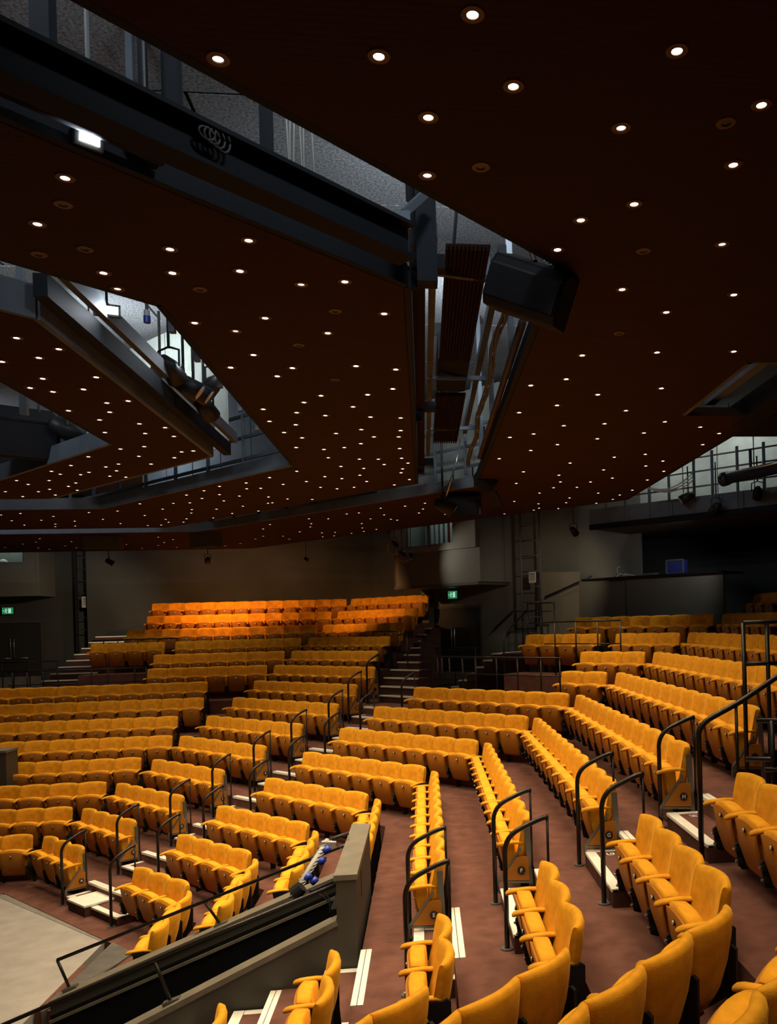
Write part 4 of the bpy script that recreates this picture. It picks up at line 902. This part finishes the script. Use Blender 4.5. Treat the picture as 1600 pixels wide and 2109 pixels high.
# lantern with barn doors by the far end of the slot
p = aty(1000, 990, 13.6)
e = empty('stage_lantern', p, .5, 'large stage lantern with open barn doors at the slot end', 'spotlight')
one('housing', lambda bm: tube(bm, [Vector((-.16, 0, .10)), Vector((-.02, 0, 0)), Vector((.10, 0, -.08))], [.10, .15, .17], 14), M['darksteel'], e, True)
one('barn_door', lambda bm: [box(bm, (.0, -.16, 0), (.02, .16, .28), Matrix.Translation((.12, 0, .04)) @ Matrix.Rotation(.6, 4, 'Y'))], M['cap'], e)
one('barn_door', lambda bm: [box(bm, (.0, -.16, -.28), (.02, .16, 0), Matrix.Translation((.08, 0, -.18)) @ Matrix.Rotation(-.5, 4, 'Y'))], M['black'], e)
one('yoke', lambda bm: tube(bm, [Vector((0, -.19, 0)), Vector((0, -.19, .2)), Vector((0, 0, .26)), Vector((0, .19, .2)), Vector((0, .19, 0))], .014, 6), M['black'], e)
one('hanger', lambda bm: tube(bm, [Vector((0, 0, .25)), Vector((0, 0, .9))], .02, 8), M['black'], e)
pipe([aty(948, 905, 14.2), aty(940, 950, 14.2), aty(913, 1040, 14.2)], .014, 'bolt', 'bright steel safety chain hanging at end of the central slot', 'chain', 'safety_chain')
hung_lamp(aty(912, 1040, 14.2), 'black lantern at bottom of the bright hanging chain', 1.5, top=ZS)
# catwalk rails across the far end of the central slot, and pale wall panels behind
def catwalk(side, d, t0, t1, z, label, n=6, m='darksteel'):
    o = sp(side, d, t0, z); e = empty('catwalk_railing', o, 0, label, 'railing')
    for dz in (0, .35, .7): one('bar', lambda bm: beam(bm, Vector((0, 0, dz)), sp(side, d, t1, z + dz) - o, .035, .05), M[m], e)
    for k in range(n + 1):
        q = sp(side, d, t0 + (t1 - t0)*k/n, z) - o; one('post', lambda bm: beam(bm, q + Vector((0, 0, -.15)), q + Vector((0, 0, .8)), .05, .05), M[m], e)
catwalk('B', 10.95, 9.0, 13.5, 7.75, 'grey catwalk rails crossing behind the central slot', 6, 'steel')
catwalk('B', 7.75, 9.6, 18.0, 7.72, 'blue-grey catwalk rails behind the left inner slot', 8, 'steel')
catwalk('B', 10.95, 14, 22, 7.7, 'dark catwalk rails behind the far ceiling strip', 8, 'darksteel')
def pale_panels(side, d, t0, t1, z0, z1, n, label, m='pale'):
    o = sp(side, d, t0, z0); nr = NRM[side]; e = empty('wall_panelling', o, math.atan2(-nr[0], nr[1]), label, 'panelling'); W = (t0 - t1)/n
    for k in range(n): one('panel', lambda bm: box(bm, (k*W + .015, 0, 0), ((k+1)*W - .015, .04, z1 - z0)), M[m], e)
pale_panels('B', 12.3, 13.6, 8.6, 7.5, 9.6, 7, 'pale grey-green wall panels seen through the central slot')
pale_panels('B', 9.3, 18.0, 9.6, 7.6, 9.6, 8, 'pale wall panels seen through the left inner slot', 'steel')
# left inner slot: dark box girder and lanterns
g0, g1 = atz(150, 612, 7.95), atz(440, 905, 7.95)
ymem(-2.69, 6.3, 12.0, 7.52, .10, .17, 'darksteel', 'black box girder hanging inside the left inner slot', 'box_girder')
ymem(-2.62, 6.3, 12.2, 7.72, .06, .14, 'steel', 'blue-grey steel channel above the left inner slot')
ymem(-1.95, 7.4, 12.2, 7.75, .05, .05, 'steel', 'slim steel rail along right side of the left inner slot')
for k, yy in enumerate((6.6, 7.5, 8.3, 9.2, 10.2, 11.2)):
    bobj('bridge_post', [((-2.12, yy, 7.6), (-2.12, yy, ZS), .05, .07)], 'steel', '%s steel bridge post in the left inner slot' % ORD[k], 'post')
for k, (px, py) in enumerate(((348, 755), (378, 790), (398, 800), (420, 835), (440, 790), (330, 770))):
    hung_lamp(aty(px, py, 9.0 + .3*k), '%s stage lantern counted along the left inner slot' % ORD[k], 1.3, top=8.9)
e = empty('blue_fixture', aty(303, 665, 7.6), 0, 'small blue-capped fitting on a post in left inner slot', 'fitting'); one('cap', lambda bm: cyl(bm, Vector((0, 0, 0)), Vector((0, 0, .06)), .03, 10), M['blue'], e); one('body', lambda bm: cyl(bm, Vector((0, 0, .06)), Vector((0, 0, .11)), .026, 10), M['white_paint'], e); one('stem', lambda bm: cyl(bm, Vector((0, 0, .11)), Vector((0, 0, ZS - e.location.z)), .015, 8), M['steel'], e)
bobj('white_duct', [(aty(330, 790, 9.3), aty(430, 880, 11.6), .16, .12)], 'white_paint', 'white boxed duct below the lanterns of left inner slot', 'duct')
# left-most small slot: dark speaker and diagonal plate
small_spk(atz(30, 890, 7.75), .5, .3, .28, .6, 'big dark loudspeaker inside the left-most ceiling opening', .5, .5)
bobj('slot_post', [((-4.3, 9.6, 7.4), (-4.3, 9.6, ZS), .07, .07)], 'steel', 'grey post at the left-most ceiling opening', 'post')
hung_lamp(atz(130, 880, 7.8), 'pale lantern inside the left-most ceiling opening', 1.8, top=9)
pale_panels('B', 6.7, 15.4, 10.5, 7.6, 9.6, 6, 'pale lit panels behind the left-most ceiling opening')
# upper-left slot details: hanging cables and grey equipment
def cables(bm):
    for k in range(7):
        a = atn(585 + k*9, 250, 'F', 9.6); z = ZS
        tube(bm, [Vector((a.x, a.y, ZS)), Vector((a.x + .02*math.sin(k), a.y, 8.6)), Vector((a.x + .03*math.cos(k*2), a.y + .03, 7.6))], .009, 5)
tag(one('hanging_cables', cables, M['cable'], None, True), 'thin cables hanging down through the upper-left slot', 'cable')
def loops(bm):
    c = atn(425, 275, 'F', 10.31)
    for k in range(4): tube(bm, [c + Vector((.03*math.cos(a) + .02*k, .03*math.cos(a) + .02*k, .03*math.sin(a)*(1 + .3*k))) for a in [i*2*math.pi/14 for i in range(15)]], .008, 5)
tag(one('coiled_cable', loops, M['dcable'], None, True), 'black cable coiled round the heavy beam in upper-left slot', 'cable')
hung_lamp(atn(300, 290, 'F', 9.9), 'dark lantern hanging between posts in the upper-left slot', .8, top=ZS)
def plate(bm):
    c = atn(262, 222, 'F', 9.95); d_ = Vector((-Q, -Q, 0)); 
    P = [c + Vector((-.10, -.10, .05)), c + Vector((.10, .10, .05)), c + Vector((-.10, -.10, -.12))]
    a = [bm.verts.new(p) for p in P]; b_ = [bm.verts.new(p + Vector((-.05, .05, 0))) for p in P]; bm.faces.new(a); bm.faces.new(b_[::-1])
    for i in range(3): bm.faces.new((a[i], b_[i], b_[(i+1) % 3], a[(i+1) % 3]))
tag(one('gusset_plate', plate, M['white_paint']), 'pale triangular gusset plate under the heavy beam', 'plate')
# work lights in the roof void: fixtures that really light it
def flood(p, aim, wd, hg, label, power=1.0):
    p = Vector(p); e = empty('work_light', p, 0, label, 'work light'); dirn = (Vector(aim) - p).normalized(); q = dirn.to_track_quat('-Z', 'Y').to_matrix().to_4x4()
    one('housing', lambda bm: box(bm, (-wd - .02, -hg - .02, .005), (wd + .02, hg + .02, .09), q), M['black'], e)
    one('lit_face', lambda bm: box(bm, (-wd, -hg, -.004), (wd, hg, .004), q), M['flood'], e)
    one('hanger', lambda bm: tube(bm, [Vector((0, 0, .03)), Vector((0, 0, ZS - p.z))], .012, 6), M['black'], e)
    l = bpy.data.lights.new('work_light', 'AREA'); l.shape = 'RECTANGLE'; l.size = 2*wd; l.size_y = 2*hg; l.energy = VOID_W*power; l.color = (.82, .92, 1)
    lo2 = bpy.data.objects.new('work_light_beam', l); col.objects.link(lo2); lo2.parent = e; lo2.matrix_local = q @ Matrix.Translation((0, 0, -.01))
flood(aty(220, 638, 7.3), O + Vector((0, 0, 1.2)), .085, .03, 'blazing white floodlight in the left inner slot', .25)
flood(atn(185, 284, 'F', 9.9), (-.3, 2.6, 7.0), .045, .025, 'bright double work lamp hanging in the upper-left slot', .15)
flood(aty(428, 738, 9.2), O + Vector((0, 1, 1)), .02, .02, 'small bright lamp on the right rail of left inner slot', .1)
for k, (x, y, ax, ay) in enumerate(((-2.6, 3.0, -1.5, 4.5), (.2, 3.4, -1, 6.5), (.5, 7.5, .4, 10), (.5, 11.0, .5, 14), (-4.5, 12, -4, 15), (-2.3, 9.0, -2.3, 12), (-6, 9, -5, 13), (-6, 17, -4, 20), (-10, 17, -9, 22))):
    flood((x, y, 8.9), (ax, ay, 9.7), .25, .06, '%s white batten light above the ceiling panels' % ORD[k], 1.0)
# ---------------------------------------------------------------- right-hand gallery beyond the ceiling edge
dg = 16.5; ga, gb = atn(1213, 1050, 'B', dg), atn(1218, 1081, 'B', dg); gt0 = tq(ga); gt1 = tq(atn(1640, 1030, 'B', dg)); zg0, zg1 = gb.z, ga.z
e = empty('gallery_balustrade', sp('B', dg, gt0, zg0), math.atan2(-Q, Q), 'blue-grey panelled front of the right-hand gallery', 'gallery'); W = gt0 - gt1
for k in range(9): one('panel', lambda bm: box(bm, (k*W/9 + .01, 0, 0), ((k+1)*W/9 - .01, .05, zg1 - zg0)), M['steel'], e)
one('bottom_edge', lambda bm: box(bm, (0, -.02, -.12), (W, .1, 0)), M['trench'], e)
struct(one('wall_gallery', lambda bm: prism(bm, [sp('B', dg, gt0, 0)[:2], sp('B', dg, gt1, 0)[:2], sp('B', 20.2, gt1, 0)[:2], sp('B', 20.2, gt0, 0)[:2]], zg0 - .1, zg0 - .02), M['wall']))
pale_panels('B', 18.4, gt0 + .3, gt1 - 2, zg0, 9.65, 8, 'pale green-grey wall panels of the right-hand gallery')
o = sp('B', dg + .06, gt0, zg1); e = empty('gallery_railing', o, 0, 'grey tube railing with uprights along the right-hand gallery', 'railing')
for dz in (.22, .55, .85): one('bar', lambda bm: tube(bm, [Vector((0, 0, dz)), sp('B', dg + .06, gt1, zg1 + dz) - o], .02, 8), M['grey'], e, True)
for px in (1247, 1287, 1337, 1378, 1430, 1468, 1520, 1575):
    q = atn(px, 1030, 'B', dg + .02); one('post', lambda bm: beam(bm, Vector((q.x, q.y, zg0)) - o, Vector((q.x, q.y, zg1 + .95)) - o, .05, .05), M['steel'], e)
def gcable(bm):
    for k in range(3): tube(bm, arc(B_(1328, 1003, 15.6), B_(1385, 1022 + 4*k, 15.8), B_(1428, 972 + 8*k, 15.9), 8), .014, 5)
tag(one('slung_cables', gcable, M['cable'], None, True), 'white cables slung in front of the right-hand gallery', 'cable')
p = B_(1500, 985, 15.0); p2 = B_(1640, 955, 14.4)
e = empty('follow_spot', p, 0, 'long black-and-silver profile lantern at the right edge', 'spotlight')
one('barrel', lambda bm: tube(bm, [Vector(), p2 - p], .11, 12), M['darksteel'], e, True); one('silver_strip', lambda bm: tube(bm, [Vector((-.06, -.06, .075)), p2 - p + Vector((-.06, -.06, .075))], .03, 6), M['bolt'], e, True)
one('front_cap', lambda bm: tube(bm, [Vector(), (p2 - p).normalized()*-.15], [.13, .14], 12), M['black'], e, True); one('yoke', lambda bm: tube(bm, [(p2 - p)*.35, (p2 - p)*.35 + Vector((0, 0, .45))], .03, 8), M['black'], e, True)
for k, (px, py) in enumerate(((1417, 1022), (1475, 1044), (1560, 1012))):
    hung_lamp(B_(px, py, 16.2), '%s lantern clamped along the right-hand gallery rail' % ORD[k], 1.3, top=8.2, **(dict(aim=B_(1370, 1200, 17.2), power=75, cone=100, colr=(.95, .95, 1)) if k == 1 else {}))
flood(sp('B', 17.4, gt0 - 1.2, 9.5), sp('B', 18.3, gt0 - 1.5, 7.6), .4, .05, 'first white batten light in the right-hand gallery', .17)
flood(sp('B', 17.4, gt0 - 3.2, 9.5), sp('B', 18.3, gt0 - 3.5, 7.6), .4, .05, 'second white batten light in the right-hand gallery', .17)
# slot at the right of the main panel: steel inside
upstand([(3.05, 9.3), (3.05, 7.32), (9, 7.32)], 1, .1, M['steel'])
bobj('slot_beam', [((3.5, 7.5, 7.6), (3.5, 9.6, 7.6), .12, .14), ((3.3, 8.3, 7.7), (4.6, 7.6, 7.9), .08, .1)], 'steel', 'blue-grey steel beams inside the right-edge ceiling slot', 'beam')
ymem(4.0, 7.3, 9.9, 7.45, .3, .25, 'darksteel', 'dark beam box crossing the right-edge ceiling slot')
struct(one('ceiling', lambda bm: box(bm, (4.05, 9.3, ZC), (9.0, 10.4, ZC + .12)), M['trench']))
flood((5.2, 8.6, 8.9), (4.5, 8.2, 9.6), .25, .06, 'white batten light above the right-edge slot', .7)
